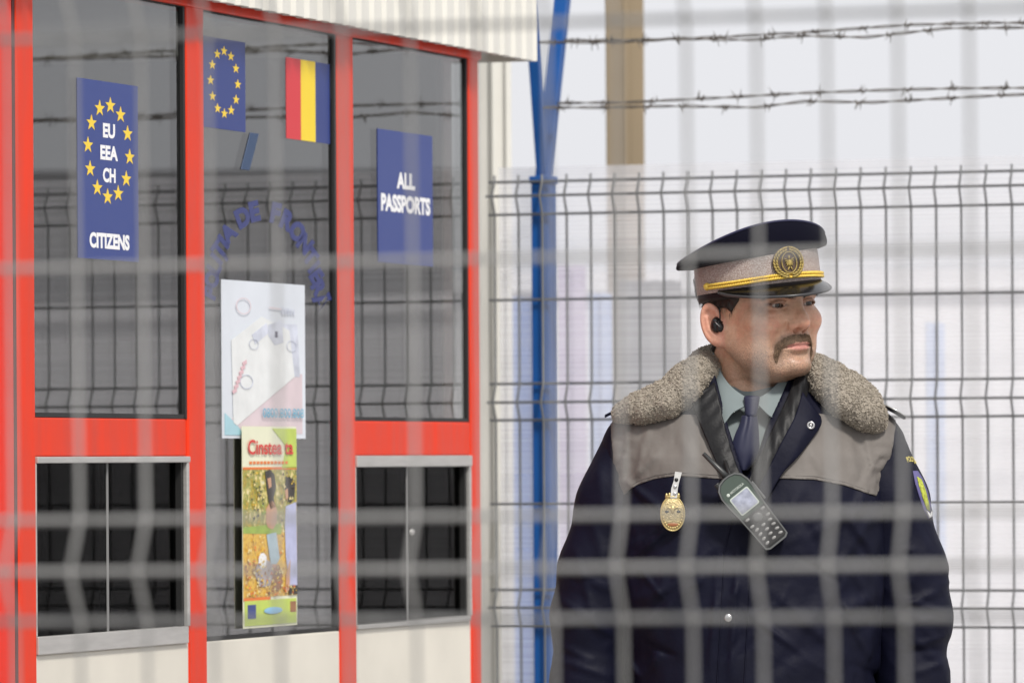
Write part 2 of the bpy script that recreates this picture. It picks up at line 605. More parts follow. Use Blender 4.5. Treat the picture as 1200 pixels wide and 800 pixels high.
def word(mb, s, cx, cz, size, width=None, y=SY - 0.0004, bold=0.02, mi=0, rot=0.0, height=None):
    vs, fs = text_mesh(s, size, bold * size)
    xs = [v[0] for v in vs]
    kx = (width / (max(xs) - min(xs))) if width else 1.0
    kz = 1.0
    if height:
        zsx = [v[1] for v in vs]; kz = height / (max(zsx) - min(zsx))
    c, sn = math.cos(rot), math.sin(rot)
    xm = (max(xs) + min(xs)) / 2
    mb.add([(cx + (v[0] - xm) * kx * c - v[1] * kz * sn, y, cz + (v[0] - xm) * kx * sn + v[1] * kz * c) for v in vs], fs, mi)

# EU / EEA / CH sign
u0, u1, z0, z1 = quad_of(91, 89, 162, 300)
W_, H_ = u1 - u0, z1 - z0
sg = sign_root("sign", u0, z0, "tall blue sign reading EU EEA CH CITIZENS inside a ring of yellow stars", "sign")
mb = MB(); mb.box(0, W_, SY, 0.0018, 0, H_); mb.build("board", M['eublue'], sg)
mb = MB()
for i in range(12):
    a = 2 * math.pi * (i + 0.15) / 12
    poly = star_poly(W_ * 0.51 + W_ * 0.345 * math.sin(a), H_ * 0.612 + H_ * 0.258 * math.cos(a), 1)
    cx, cz = W_ * 0.51 + W_ * 0.345 * math.sin(a), H_ * 0.612 + H_ * 0.258 * math.cos(a)
    poly = [(cx + (x - cx) * W_ * 0.088, cz + (z - cz) * H_ * 0.048) for x, z in poly]
    mb.prism(poly, SY - 0.0004, SY - 0.0001)
mb.build("star", M['star'], sg)
mb = MB()
for s, fx, fz, fw in (("EU", 0.51, 0.690, 0.20), ("EEA", 0.51, 0.565, 0.29), ("CH", 0.51, 0.440, 0.21)):
    word(mb, s, W_ * fx, H_ * fz, 0.05, W_ * fw, height=H_ * 0.082, bold=0.045)
mb.build("lettering", M['white'], sg)
mb = MB()
word(mb, "CITIZENS", W_ * 0.51, H_ * 0.068, 0.05, W_ * 0.66, height=H_ * 0.088, bold=0.05)
mb.build("lettering", M['white'], sg)

# EU flag sticker
u0, u1, z0, z1 = quad_of(238, 40, 288, 147)
W_, H_ = u1 - u0, z1 - z0
sg = sign_root("flag_sticker", u0, z0, "dark blue flag sticker with a ring of twelve yellow stars on the middle pane", "sticker")
mb = MB(); mb.box(0.004, W_, SY + 0.0006, 0.0018, 0, H_); mb.build("field", M['flagblue'], sg)
mb = MB()
for i in range(12):
    a = 2 * math.pi * i / 12
    cx, cz = W_ * 0.50 + W_ * 0.32 * math.sin(a), H_ * 0.52 + H_ * 0.345 * math.cos(a)
    mb.prism([(cx + (x - cx) * W_ * 0.085, cz + (z - cz) * H_ * 0.058) for x, z in star_poly(cx, cz, 1)], SY + 0.0002, SY + 0.0005)
mb.build("star", M['star'], sg)

# tricolour sticker
u0, u1, z0, z1 = quad_of(336, 66, 387, 161)
W_, H_ = u1 - u0, z1 - z0
sg = sign_root("flag_sticker", u0, z0, "red, yellow and blue tricolour flag sticker at the top right of the middle pane", "sticker")
for i, m in enumerate(('flagred', 'flagyel', 'flagblue')):
    mb = MB(); mb.box(W_ * i / 3, W_ * (i + 1) / 3, SY + 0.0006, 0.0018, 0, H_); mb.build("stripe", M[m], sg)

# ALL PASSPORTS sign
u0, u1, z0, z1 = quad_of(443, 150, 507, 306)
W_, H_ = u1 - u0, z1 - z0
sg = sign_root("sign", u0, z0, "plain blue sign reading ALL PASSPORTS on the right hand pane", "sign")
mb = MB(); mb.box(0, W_, SY, 0.0018, 0, H_); mb.build("board", M['eublue'], sg)
mb = MB()
word(mb, "ALL", W_ * 0.50, H_ * 0.575, 0.05, W_ * 0.33, height=H_ * 0.125, bold=0.05)
mb.build("lettering", M['white'], sg)
mb = MB()
word(mb, "PASSPORTS", W_ * 0.50, H_ * 0.395, 0.05, W_ * 0.90, height=H_ * 0.135, bold=0.05)
mb.build("lettering", M['white'], sg)

# arched lettering on the middle pane, one curved line of film letters
txt = "POLI\u021aIA DE FRONTIER\u0102"
adv = {'I': 0.55, '\u021a': 0.95, ' ': 0.62, 'E': 0.9, 'F': 0.9, 'L': 0.85}
ws = [adv.get(c, 1.05) for c in txt]
tot = sum(ws)
EX, EZ, ECX, ECY = 59.0, 110.0, 312.0, 366.0
th = [R(-86) + R(172) * k / 400 for k in range(401)]
ptsE = [(EX * math.sin(t), EZ * math.cos(t)) for t in th]
cum = [0.0]
for a_, b_ in zip(ptsE[:-1], ptsE[1:]):
    cum.append(cum[-1] + math.hypot(b_[0] - a_[0], b_[1] - a_[1]))
acc = 0.0
mb = MB()
for ch, w in zip(txt, ws):
    t = float(np.interp((acc + w / 2) / tot * cum[-1], cum, th)); acc += w
    if ch == ' ':
        continue
    vs, fs = text_mesh(ch, 1.0, 0.065)
    xm = (max(v[0] for v in vs) + min(v[0] for v in vs)) / 2
    ang = math.atan2(EZ * math.sin(t), EX * math.cos(t)) * 0.80
    c, sn = math.cos(ang), math.sin(ang)
    out_v = []
    for v in vs:
        gx, gz = (v[0] - xm) * 23.0, v[1] * 31.0
        qx = ECX + EX * math.sin(t) + gx * c + gz * sn * 0.62
        qy = ECY - EZ * math.cos(t) + 0.10 * EX * math.sin(t) - (gz * c - gx * sn)
        u_, z_ = KP(qx, qy)
        out_v.append((u_, 0.0016, z_))
    mb.add(out_v, fs)
mb.build("lettering", M['letter'], kiosk)

# pale poster with a passport on it
u0, u1, z0, z1 = quad_of(260, 326, 357, 512)
W_, H_ = u1 - u0, z1 - z0
M['p_base'] = mat("pale poster paper", (0.66, 0.70, 0.76), 0.3, var=0.08, vscale=5)
M['p_doc'] = mat("white printed sheet", (0.74, 0.76, 0.76), 0.3, var=0.07, vscale=26)
M['p_grey'] = mat("grey blue print", (0.56, 0.59, 0.68), 0.3, var=0.2, vscale=30)
M['p_pink'] = mat("pink print", (0.66, 0.55, 0.58), 0.3, var=0.08, vscale=12)
M['p_cyan'] = mat("cyan print", (0.12, 0.42, 0.58), 0.3)
M['p_cyan2'] = mat("light cyan print", (0.36, 0.60, 0.68), 0.3, var=0.1, vscale=12)
M['p_red'] = mat("faded red print", (0.70, 0.46, 0.50), 0.3)
pst = sign_root("poster", u0, z0, "pale poster showing a travel document, with the phone number 0800.800.808", "poster")
mb = MB(); mb.box(0, W_, 0.0, 0.0018, 0, H_); mb.build("paper", M['p_base'], pst)
mb = MB()
def pp(poly, mi, lay):
    mb.prism([(x * W_, z * H_) for x, z in poly], -0.0004 * lay, -0.0004 * lay + 0.0003, mi)
pp([(0.04, 0.03), (0.04, 0.10), (0.88, 0.42), (0.96, 0.42), (0.96, 0.03)], 3, 1)
pp([(0.02, 0.02), (0.02, 0.16), (0.14, 0.10), (0.26, 0.02)], 5, 2)
pp([(0.70, 0.74), (0.90, 0.74), (0.93, 0.40), (0.78, 0.40)], 1, 2)
pp([(0.10, 0.62), (0.46, 0.78), (0.80, 0.70), (0.86, 0.40), (0.16, 0.08), (0.12, 0.10)], 0, 3)
pp([(0.34, 0.66), (0.52, 0.74), (0.55, 0.68), (0.38, 0.60)], 1, 4)
pp([(0.54, 0.73), (0.70, 0.76), (0.72, 0.62), (0.62, 0.60), (0.54, 0.66)], 1, 4)
pp([(0.62, 0.69), (0.65, 0.69), (0.65, 0.65), (0.62, 0.65)], 6, 5)
for cx, cz, r in ((0.36, 0.60, 0.055), (0.27, 0.36, 0.075), (0.24, 0.84, 0.085), (0.82, 0.60, 0.06)):
    ring = [(cx + r * 1.05 * math.cos(t * math.pi / 10), cz + r * 0.62 * math.sin(t * math.pi / 10)) for t in range(20)]
    for i in range(20):
        a, b = ring[i], ring[(i + 1) % 20]
        pp([a, b, (cx + (b[0] - cx) * 0.90, cz + (b[1] - cz) * 0.90), (cx + (a[0] - cx) * 0.90, cz + (a[1] - cz) * 0.90)], 3 if cz > 0.8 else 1, 6)
for i in range(7):
    x, z = 0.10 + 0.02 * i, 0.30 + 0.03 * i
    pp([(x, z), (x + 0.05, z + 0.02), (x + 0.055, z - 0.005), (x + 0.01, z - 0.02)], 4, 6)
for i in range(5):
    x = 0.70 + 0.035 * i
    pp([(x, 0.80), (x + 0.018, 0.80), (x + 0.018, 0.85 - 0.004 * i), (x, 0.85 - 0.004 * i)], 1, 6)
pp([(0.55, 0.835), (0.69, 0.83), (0.69, 0.838), (0.55, 0.843)], 3, 6)
mb.build("picture", [M['p_doc'], M['p_grey'], M['p_base'], M['p_pink'], M['p_red'], M['p_cyan2'], mat("dark print", (0.05, 0.05, 0.10), 0.4)], pst)
mb = MB(); word(mb, "0800.800.808", W_ * 0.70, H_ * 0.135, 0.05, W_ * 0.50, y=-0.0042, height=H_ * 0.060, bold=0.008)
mb.build("lettering", M['p_cyan'], pst)

# tall poster with an autumn scene
u0, u1, z0, z1 = quad_of(280, 498, 343, 735)
W_, H_ = u1 - u0, z1 - z0
pst = sign_root("poster", u0, z0, "narrow tall poster with red words Cinstea ta over a family in autumn leaves", "poster")
mb = MB(); mb.box(0, W_, -0.006, -0.0048, 0, H_)
mb.build("paper", mat("cream poster paper", (0.75, 0.76, 0.56), 0.3, var=0.06, vscale=9), pst)

def leafy(name, cols, sc):
    m = mat(name, cols[0], 0.35)
    nt = m.node_tree
    b = nt.nodes["Principled BSDF"]
    tc = nt.nodes.new("ShaderNodeTexCoord"); v = nt.nodes.new("ShaderNodeTexNoise")
    v.inputs["Scale"].default_value = sc; v.inputs["Detail"].default_value = 6; v.inputs["Roughness"].default_value = 0.7
    r = nt.nodes.new("ShaderNodeValToRGB")
    r.color_ramp.elements[0].position = 0.32; r.color_ramp.elements[1].position = 0.68
    r.color_ramp.elements[0].color = (*cols[0], 1); r.color_ramp.elements[1].color = (*cols[-1], 1)
    for i, c in enumerate(cols[1:-1]):
        e = r.color_ramp.elements.new(0.32 + 0.36 * (i + 1) / (len(cols) - 1)); e.color = (*c, 1)
    nt.links.new(tc.outputs["Object"], v.inputs["Vector"]); nt.links.new(v.outputs["Fac"], r.inputs["Fac"]); nt.links.new(r.outputs[0], b.inputs["Base Color"])
    return m
cols_t = [(0.05, 0.07, 0.01), (0.55, 0.38, 0.03), (0.20, 0.24, 0.03), (0.75, 0.60, 0.20), (0.80, 0.80, 0.60)]
cols_g = [(0.25, 0.08, 0.01), (0.62, 0.33, 0.03), (0.75, 0.50, 0.08), (0.45, 0.22, 0.04), (0.80, 0.66, 0.30)]
pm = [leafy("printed autumn trees", cols_t, 55), leafy("printed autumn ground", cols_g, 75),
      mat("printed lawn", (0.30, 0.42, 0.06), 0.35, var=0.2, vscale=30), mat("printed dark hair", (0.03, 0.022, 0.015), 0.4),
      mat("printed skin", (0.55, 0.30, 0.18), 0.4), mat("printed pale jeans", (0.36, 0.48, 0.55), 0.4, var=0.15, vscale=40),
      mat("printed lilac shirt", (0.44, 0.46, 0.66), 0.4, var=0.12, vscale=40), mat("printed grey wool", (0.42, 0.37, 0.38), 0.4, var=0.2, vscale=60),
      mat("printed orange stripe", (0.75, 0.18, 0.02), 0.4), mat("printed yellow green", (0.50, 0.62, 0.10), 0.4, var=0.1, vscale=20),
      mat("printed brown jacket", (0.30, 0.13, 0.05), 0.4, var=0.2, vscale=50), M['eublue'], M['white'],
      mat("printed yellow leaf", (0.72, 0.48, 0.05), 0.4), mat("printed rust leaf", (0.38, 0.13, 0.02), 0.4),
      mat("printed pale leaf", (0.78, 0.66, 0.30), 0.4), mat("printed dark foliage", (0.06, 0.08, 0.015), 0.4)]
mb = MB()
def pp2(poly, mi, lay):
    mb.prism([(x * W_, z * H_) for x, z in poly], -0.006 - 0.0004 * lay, -0.006 - 0.0004 * lay + 0.0003, mi)
def blob(cx, cz, rx_, rz_, mi, lay, n=14, j=0.12):
    pp2([(cx + rx_ * math.cos(2 * math.pi * i / n) * (1 + random.uniform(-j, j)), cz + rz_ * math.sin(2 * math.pi * i / n) * (1 + random.uniform(-j, j))) for i in range(n)], mi, lay)
pp2([(0.0, 0.47), (1, 0.47), (1, 0.79), (0, 0.79)], 0, 1)
pp2([(0.0, 0.15), (1, 0.15), (1, 0.47), (0, 0.47)], 1, 1)
pp2([(0.0, 0.47), (0.70, 0.46), (0.70, 0.515), (0, 0.50)], 2, 2)
pp2([(0, 0.135), (0.5, 0.135), (0.5, 0.15), (0, 0.15)], 8, 2)
pp2([(0, 0.785), (1, 0.785), (1, 0.797), (0, 0.797)], 8, 2)
pp2([(0.02, 0.012), (0.98, 0.012), (0.98, 0.135), (0.02, 0.135)], 9, 2)
pp2([(0.72, 0.79), (1.0, 0.79), (1.0, 0.99), (0.55, 0.99), (0.80, 0.90)], 9, 2)
pp2([(0.40, 0.775), (0.50, 0.785), (0.58, 0.760), (0.61, 0.70), (0.56, 0.64), (0.60, 0.60), (0.50, 0.585), (0.46, 0.63), (0.43, 0.69)], 3, 3)
pp2([(0.44, 0.74), (0.51, 0.745), (0.52, 0.70), (0.47, 0.69)], 4, 4)
blob(0.52, 0.555, 0.11, 0.075, 4, 3)
pp2([(0.42, 0.46), (0.60, 0.47), (0.66, 0.34), (0.58, 0.30), (0.50, 0.31)], 5, 4)
pp2([(0.52, 0.31), (0.60, 0.31), (0.60, 0.27), (0.54, 0.27)], 4, 5)
pp2([(0.76, 0.70), (0.80, 0.745), (0.90, 0.75), (0.97, 0.71), (0.95, 0.64), (0.88, 0.615), (0.80, 0.63)], 3, 3)
pp2([(0.77, 0.68), (0.82, 0.69), (0.83, 0.63), (0.78, 0.635)], 4, 4)
pp2([(0.78, 0.60), (0.98, 0.62), (0.99, 0.20), (0.86, 0.18), (0.78, 0.34), (0.76, 0.5)], 6, 4)
pp2([(0.78, 0.26), (0.86, 0.33), (0.84, 0.18), (0.76, 0.16)], 4, 5)
pp2([(0.84, 0.20), (0.99, 0.20), (0.99, 0.155), (0.82, 0.155)], 3, 6)
blob(0.38, 0.27, 0.17, 0.075, 7, 4); blob(0.34, 0.33, 0.08, 0.04, 12, 5); blob(0.62, 0.24, 0.09, 0.06, 10, 5)
for _ in range(420):
    lx, lz = random.uniform(0.02, 0.97), random.choice((random.uniform(0.155, 0.46), random.uniform(0.155, 0.33), random.uniform(0.53, 0.775)))
    if lx > 0.72 and 0.2 < lz < 0.62: continue
    if 0.38 < lx < 0.66 and lz > 0.30: continue
    r_ = random.uniform(0.010, 0.030); a_ = random.uniform(0, 6.28)
    pp2([(lx + r_ * math.cos(a_ + k * 2.1) * random.uniform(0.6, 1.2), lz + 0.36 * r_ * math.sin(a_ + k * 2.1)) for k in range(3)],
        random.choice((8, 10, 13, 14, 15, 15, 13)) if lz < 0.5 else random.choice((13, 15, 15, 2, 16, 3)), random.choice((6, 7, 8)))
pp2([(0.07, 0.045), (0.22, 0.045), (0.22, 0.115), (0.07, 0.115)], 11, 3)
pp2([(0.86, 0.065), (0.97, 0.065), (0.97, 0.12), (0.86, 0.12)], 10, 3)
for i in range(11):
    x = 0.12 + 0.066 * i
    pp2([(x, 0.812), (x + 0.045, 0.812), (x + 0.045, 0.826), (x, 0.826)], 8, 3)
mb.build("picture", pm, pst)
mb = MB(); word(mb, "Cinstea ta", W_ * 0.50, H_ * 0.862, 0.05, W_ * 0.84, y=-0.0086, height=H_ * 0.075, bold=0.02)
mb.build("lettering", mat("red poster print", (0.62, 0.03, 0.02), 0.4), pst)
mb = MB(); mb.ball((W_ * 0.53, -0.0080, H_ * 0.080), (W_ * 0.17, 0.0004, H_ * 0.018), 16)
mb.build("emblem", mat("pale blue print", (0.25, 0.50, 0.72), 0.4), pst)

# dark blue strip on the middle pane, painted in for a post arm's reflection
ua, za = KP(299, 155); ub, zb_ = KP(288, 198)
mb = MB()
wv = (KU(303) - KU(293)) / 2
mb.prism([(ua - wv, za), (ua + wv, za), (ub + wv, zb_), (ub - wv, zb_)], 0.0006, 0.0018)
t = mb.build("arm_reflection", mat("dark blue tape", (0.012, 0.045, 0.12), 0.4), None, bevel=0.001)
t.matrix_world = kiosk.matrix_basis
t.location = (KX0, KY0, 0); t.rotation_euler = (0, 0, math.pi / 2 - KA)
tag(t, "short slanted dark blue strip under the flag stickers, standing in for a mirrored post arm", "reflection")

# ---------------------------------------------------------------- welded mesh fences
def mesh_panel(i0, i1, pitch, rows, folds, z0, z1, rw, protr, hrad=None):
    """Vertical wires i0..i1 at a pitch, horizontal wires at z rows; folds = middle rows that stand out."""
    mb = MB()
    hrad = hrad or rw
    pf = []
    for zt, zm, zb in folds:
        pf += [(zt, 0.0), (zm, -protr), (zb, 0.0)]
    pf.sort()
    zs_ = [z0] + [z for z, d in pf] + [z1]
    ds_ = [0.0] + [d for z, d in pf] + [0.0]
    # soft bends
    zz, dd = [], []
    for z, d in zip(zs_, ds_):
        zz.append(z); dd.append(d)
    for i in range(i0, i1 + 1):
        mb.tube([(i * pitch, d - rw, z) for z, d in zip(zz, dd)], rw, 6)
    for z in rows:
        d = float(np.interp(z, zz, dd))
        mb.tube([((i0 - 0.3) * pitch, d + hrad, z), ((i1 + 0.3) * pitch, d + hrad, z)], hrad, 6)
    return mb

# the far fence, behind the officer, with its screen, blue posts and barbed wire
BY, BB = 11.07, R(18.2)
bo = P(982, HOR, BY)
fence = empty("mesh_fence", (bo.x, bo.y, 0), -BB,
              label="far grey mesh fence on blue posts with barbed wire and pale screen", cat="fence")
folds = [(1.9787, 1.950, 1.914), (1.579, 1.542, 1.507), (1.171, 1.136, 1.100), (0.764, 0.729, 0.693), (0.357, 0.322, 0.286)]
rows = [z for f_ in folds for z in f_] + [1.745, 1.341, 0.93, 0.52, 0.11]
mesh_panel(-14, 70, 0.05, rows, folds, 0.06, 1.992, 0.0026, 0.018).build("wire_panel", M['wire'], fence, smooth=True)
# ribbed translucent screen behind the wires
scr = bpy.data.materials.new("ribbed translucent sheet"); scr.use_nodes = True
nt = scr.node_tree; nt.nodes.clear()
o_ = nt.nodes.new("ShaderNodeOutputMaterial")
tr = nt.nodes.new("ShaderNodeBsdfTransparent"); tl = nt.nodes.new("ShaderNodeBsdfTranslucent"); df = nt.nodes.new("ShaderNodeBsdfDiffuse")
tl.inputs[0].default_value = (0.95, 0.95, 0.98, 1); df.inputs[0].default_value = (0.90, 0.90, 0.93, 1)
m1 = nt.nodes.new("ShaderNodeMixShader"); m1.inputs[0].default_value = 0.55
m2 = nt.nodes.new("ShaderNodeMixShader")
tc = nt.nodes.new("ShaderNodeTexCoord"); mp = nt.nodes.new("ShaderNodeMapping"); mp.inputs["Scale"].default_value = (0.25, 1, 260)
nz = nt.nodes.new("ShaderNodeTexNoise"); nz.inputs["Scale"].default_value = 1.0; nz.inputs["Detail"].default_value = 2
mr = nt.nodes.new("ShaderNodeMapRange"); mr.inputs["From Min"].default_value = 0.3; mr.inputs["From Max"].default_value = 0.7
mr.inputs["To Min"].default_value = 0.26; mr.inputs["To Max"].default_value = 0.46
nt.links.new(tc.outputs["Object"], mp.inputs[0]); nt.links.new(mp.outputs[0], nz.inputs["Vector"]); nt.links.new(nz.outputs["Fac"], mr.inputs["Value"])
nt.links.new(tl.outputs[0], m1.inputs[1]); nt.links.new(df.outputs[0], m1.inputs[2])
nt.links.new(mr.outputs[0], m2.inputs[0]); nt.links.new(tr.outputs[0], m2.inputs[1]); nt.links.new(m1.outputs[0], m2.inputs[2])
nt.links.new(m2.outputs[0], o_.inputs["Surface"])
mb = MB(); mb.box(-0.72, 3.5, 0.085, 0.089, 0.05, 2.012)
mb.build("screen_sheet", scr, fence)

def bx(px, z_py=400):
    """Photo column -> x along the far fence."""
    c = (px - 600) / F
    return (c * BY - bo.x) / (math.cos(BB) + c * math.sin(BB))

def barbed(mb, pts, rng, step=0.085):
    pts = [Vector(p) for p in pts]
    L = 0.0
    dense = []
    for a, b in zip(pts[:-1], pts[1:]):
        n = max(2, int((b - a).length / 0.012))
        for k in range(n):
            dense.append(a + (b - a) * (k / n))
    dense.append(pts[-1])
    for ph in (0.0, math.pi):
        mb.tube([p + Vector((0, math.cos(i * 0.55 + ph), math.sin(i * 0.55 + ph))) * 0.0019 for i, p in enumerate(dense)], 0.0014, 5)
    i = 3
    while i < len(dense) - 3:
        p = dense[i]; t = (dense[i + 1] - dense[i - 1]).normalized()
        # wrapped turns and four pointed ends
        mb.tube([p + t * (k * 0.0022 - 0.009) + Vector((0, math.cos(k * 1.1), math.sin(k * 1.1))) * 0.0040 for k in range(9)], 0.0013, 5)
        for s in range(4):
            w = rng.uniform(0, 2 * math.pi)
            e = Vector((rng.uniform(-0.5, 0.5), math.cos(w), math.sin(w) * 1.15)).normalized()
            q = p + t * rng.uniform(-0.008, 0.008)
            mb.tube([q, q + e * 0.017], [0.0014, 0.0004], 5)
        i += int(step / 0.012) + rng.randint(-1, 1)

prng = random.Random(3)
for n_, xp in enumerate((bx(629), bx(629) + 2.62)):
    rot = 0.0
    p = MB(); p.box(xp - 0.013, xp + 0.024, 0.012, 0.060, 0.0, 1.975); 
    po = p.build("post", M['blue'], fence, bevel=0.003)
    mb = MB(); mb.box(xp - 0.016, xp + 0.027, 0.009, 0.063, 1.975, 1.990); mb.build("post_cap", M['blue'], po, bevel=0.002)
    for sgn, x1, y1 in ((-1, -0.000, -0.10), (1, 0.017, 0.120)):
        mb = MB()
        a = Vector((xp + 0.006, 0.035, 1.985)); b = Vector((xp + 0.006 + x1, 0.035 + y1, 2.46))
        w_ = 0.011 if sgn < 0 else 0.014
        v = []
        for q in (a, b):
            v += [(q.x - w_, q.y - w_, q.z), (q.x + w_, q.y - w_, q.z), (q.x + w_, q.y + w_, q.z), (q.x - w_, q.y + w_, q.z)]
        mb.add(v, [(3, 2, 1, 0), (4, 5, 6, 7), (0, 1, 5, 4), (1, 2, 6, 5), (2, 3, 7, 6), (3, 0, 4, 7)])
        mb.build("arm", M['blue'], po, bevel=0.002)
for sgn, (yo, xo) in ((-1, (-0.10, 0.0)), (1, (0.12, 0.017))):
    for zz in (2.125, 2.252):
        k = (zz - 1.985) / 0.475
        pts = []
        x = bx(629) + 0.006 + xo * k
        base = zz + (0.0 if sgn < 0 else 0.012)
        pts.append((x, 0.035 + yo * k, base))
        while x < bx(629) + 3.9:
            x += prng.uniform(0.10, 0.22)
            pts.append((x, 0.035 + yo * k, base + prng.uniform(-0.006, 0.006) + 0.006 * math.sin(x * 3.0 + sgn)))
        mb = MB(); barbed(mb, pts, prng)
        mb.build("barbed_wire", M['barb'], fence, smooth=True)

# the near fence between the camera and the place
FY, FB = 3.963, R(14.25)
fo = P(907, HOR, FY)
near = empty("mesh_fence", (fo.x, fo.y, 0), -FB,
             label="blurred galvanised wire mesh fence close in front of the camera", cat="fence")
near.rotation_euler = (0, R(-0.35), -FB)
folds = [(1.806, 1.770, 1.735), (1.3885, 1.352, 1.316), (0.97, 0.934, 0.898), (0.55, 0.514, 0.478)]
rows = [z for f_ in folds for z in f_] + [1.570, 1.145, 0.725, 0.30, 0.06]
mesh_panel(-38, 34, 0.05, rows, folds, 0.03, 1.98, 0.00185, 0.023, 0.0023).build("wire_panel", M['wirenear'], near, smooth=True)
for x in (-1.85, 1.65):
    mb = MB(); mb.box(x - 0.03, x + 0.03, 0.010, 0.07, 0, 2.05); mb.build("post", M['wirenear'], near, bevel=0.004)

# ---------------------------------------------------------------- beyond the far fence
mb = MB()
w_ = 44 / F * 13.2
c_ = P(735, HOR, 13.2)
mb.box(-w_ * 0.5, w_ * 0.5, -0.045, 0.045, 0, 3.6)
mb.box(-0.006, 0.010, -0.049, -0.0452, 0, 3.6)
o = mb.build("post", M['wood'], None, bevel=0.004); o.location = (c_.x, c_.y, 0)
tag(o, "tall brown weathered post standing beyond the mesh fence", "post")

def boarding(px0, px1, Y, h, m, label, cat="panel"):
    a, b = P(px0, HOR, Y).x, P(px1, HOR, Y).x
    W = b - a
    mb = MB()
    n = max(2, int(W / 0.03))
    for i in range(n):
        x0 = -W / 2 + W * i / n
        mb.box(x0, x0 + W / n * 0.55, -0.012, 0.02, 0, h)
        mb.box(x0 + W / n * 0.55, x0 + W / n, -0.004, 0.02, 0, h - 0.002)
    o = mb.build("hoarding_panel", m, None); o.location = ((a + b) / 2, Y, 0)
    tag(o, label, cat, "pale panels standing beyond the screen")
boarding(600, 648, 12.3, 1.78, mat("pale blue sheet", (0.16, 0.26, 0.55), 0.5, var=0.05), "pale blue upright panel beyond the screen, just behind the blue fence post")
boarding(655, 688, 12.6, 1.86, mat("lilac sheet", (0.44, 0.37, 0.50), 0.5, var=0.05), "narrow lilac upright panel beyond the screen, right of the blue fence post")
boarding(691, 719, 12.7, 1.80, mat("light blue sheet", (0.32, 0.40, 0.60), 0.5, var=0.05), "light blue panel beyond the screen, just left of the grey panel")
boarding(727, 800, 12.8, 1.83, mat("grey sheet", (0.07, 0.07, 0.07), 0.5, var=0.08), "wide dark grey panel beyond the screen, in front of the brown post")
boarding(1086, 1108, 12.3, 1.72, mat("faint blue sheet", (0.46, 0.54, 0.72), 0.5, var=0.05), "slim faint blue panel beyond the screen, right of the officer's shoulder")
mb = MB()
a_, b_ = P(563, HOR, 11.9).x, P(599, HOR, 11.9).x
mb.box(a_, b_, 0, 0.2, 0, 2.9); mb.box(a_ + 0.028, b_ + 0.004, -0.03, -0.002, 0, 2.9); mb.box(b_ - 0.008, b_ + 0.005, -0.045, -0.0305, 0, 2.9)
o = mb.build("pillar", mat("cream pillar paint", (0.66, 0.65, 0.60), 0.6, var=0.08, vscale=4), None, bevel=0.003); o.location = (0, 11.9, 0)
tag(o, "tall cream pillar just past the kiosk's right corner, beyond the mesh fence", "pillar")
mb = MB()
mb.box(-7, 9, 0, 0.25, 0, 1.93)
mb.box(-7.05, 9.05, -0.04, 0.29, 1.93, 1.99)
o = mb.build("boundary_wall", mat("whitewashed wall", (0.66, 0.66, 0.69), 0.8, var=0.05, vscale=1.5, bump=0.2, bscale=20), None)
o.location = (0.5, 17.0, 0)
tag(o, "long whitewashed boundary wall far beyond the screened fence", "wall")

# ---------------------------------------------------------------- unseen building added off to the right to vary what the panes mirror
added_shed = empty("added_shed", (15.5, 19.5, 0), R(-42), label="unseen long grey clad building, added far off to the right for the panes to mirror", cat="added_shed")
cl = mat("grey wall cladding", (0.40, 0.41, 0.42), 0.6, var=0.15, vscale=0.7, stretch=(2, 2, 0.3))
mb = MB(); mb.box(-6, 6, 0, 4, 0, 2.75)
for i in range(60): mb.box(-6 + 0.2 * i, -6 + 0.2 * i + 0.09, -0.02, -0.001, 0.02, 2.74)
mb.build("wall", cl, added_shed)
mb = MB(); mb.box(-6.2, 6.2, -0.25, 4.2, 2.75, 2.83); mb.build("roof", mat("grey roof edge", (0.26, 0.26, 0.27), 0.6, var=0.2, vscale=2), added_shed)
for x in (-4.2, -1.6, 1.2, 3.9):
    mb = MB(); mb.box(x - 0.5, x + 0.5, -0.06, -0.021, 0.02, 2.2); mb.build("door", mat("pale shed door", (0.62, 0.62, 0.60), 0.5), added_shed)

# ================================================================ THE OFFICER
PY = 8.658
PS = F / PY                          # photo pixels per metre at the officer
po_ = P(880, HOR, PY)
person = empty("person", (po_.x, po_.y, 0),
               label="border officer in peaked cap and navy jacket with fleece collar, looking to the side", cat="person")
def OX(px): return (px - 880.0) / PS
def OZ(py): return ZC + (538.3 - py) / PS

M['skin'] = mat("skin", (0.5, 0.3, 0.2), 0.42, spec=0.5, attr="tint", var=0.07, vscale=190, bump=0.55, bscale=360, bdist=0.0016, sss=0.06, rvar=0.08)
_nt = M['skin'].node_tree
_b = _nt.nodes["Principled BSDF"]
_src = _b.inputs["Base Color"].links[0].from_socket
_at = _nt.nodes.new("ShaderNodeAttribute"); _at.attribute_name = "beard"
_no = _nt.nodes.new("ShaderNodeTexNoise"); _no.inputs["Scale"].default_value = 900; _no.inputs["Detail"].default_value = 1
_tc = _nt.nodes.new("ShaderNodeTexCoord"); _nt.links.new(_tc.outputs["Object"], _no.inputs["Vector"])
_mr = _nt.nodes.new("ShaderNodeMapRange"); _mr.inputs["From Min"].default_value = 0.46; _mr.inputs["From Max"].default_value = 0.66
_mr.inputs["To Max"].default_value = 0.75
_mu = _nt.nodes.new("ShaderNodeMath"); _mu.operation = 'MULTIPLY'
_mx = _nt.nodes.new("ShaderNodeMix"); _mx.data_type = 'RGBA'; _mx.inputs["B"].default_value = (0.12, 0.085, 0.065, 1)
_nt.links.new(_no.outputs["Fac"], _mr.inputs["Value"]); _nt.links.new(_mr.outputs[0], _mu.inputs[0]); _nt.links.new(_at.outputs["Fac"], _mu.inputs[1])
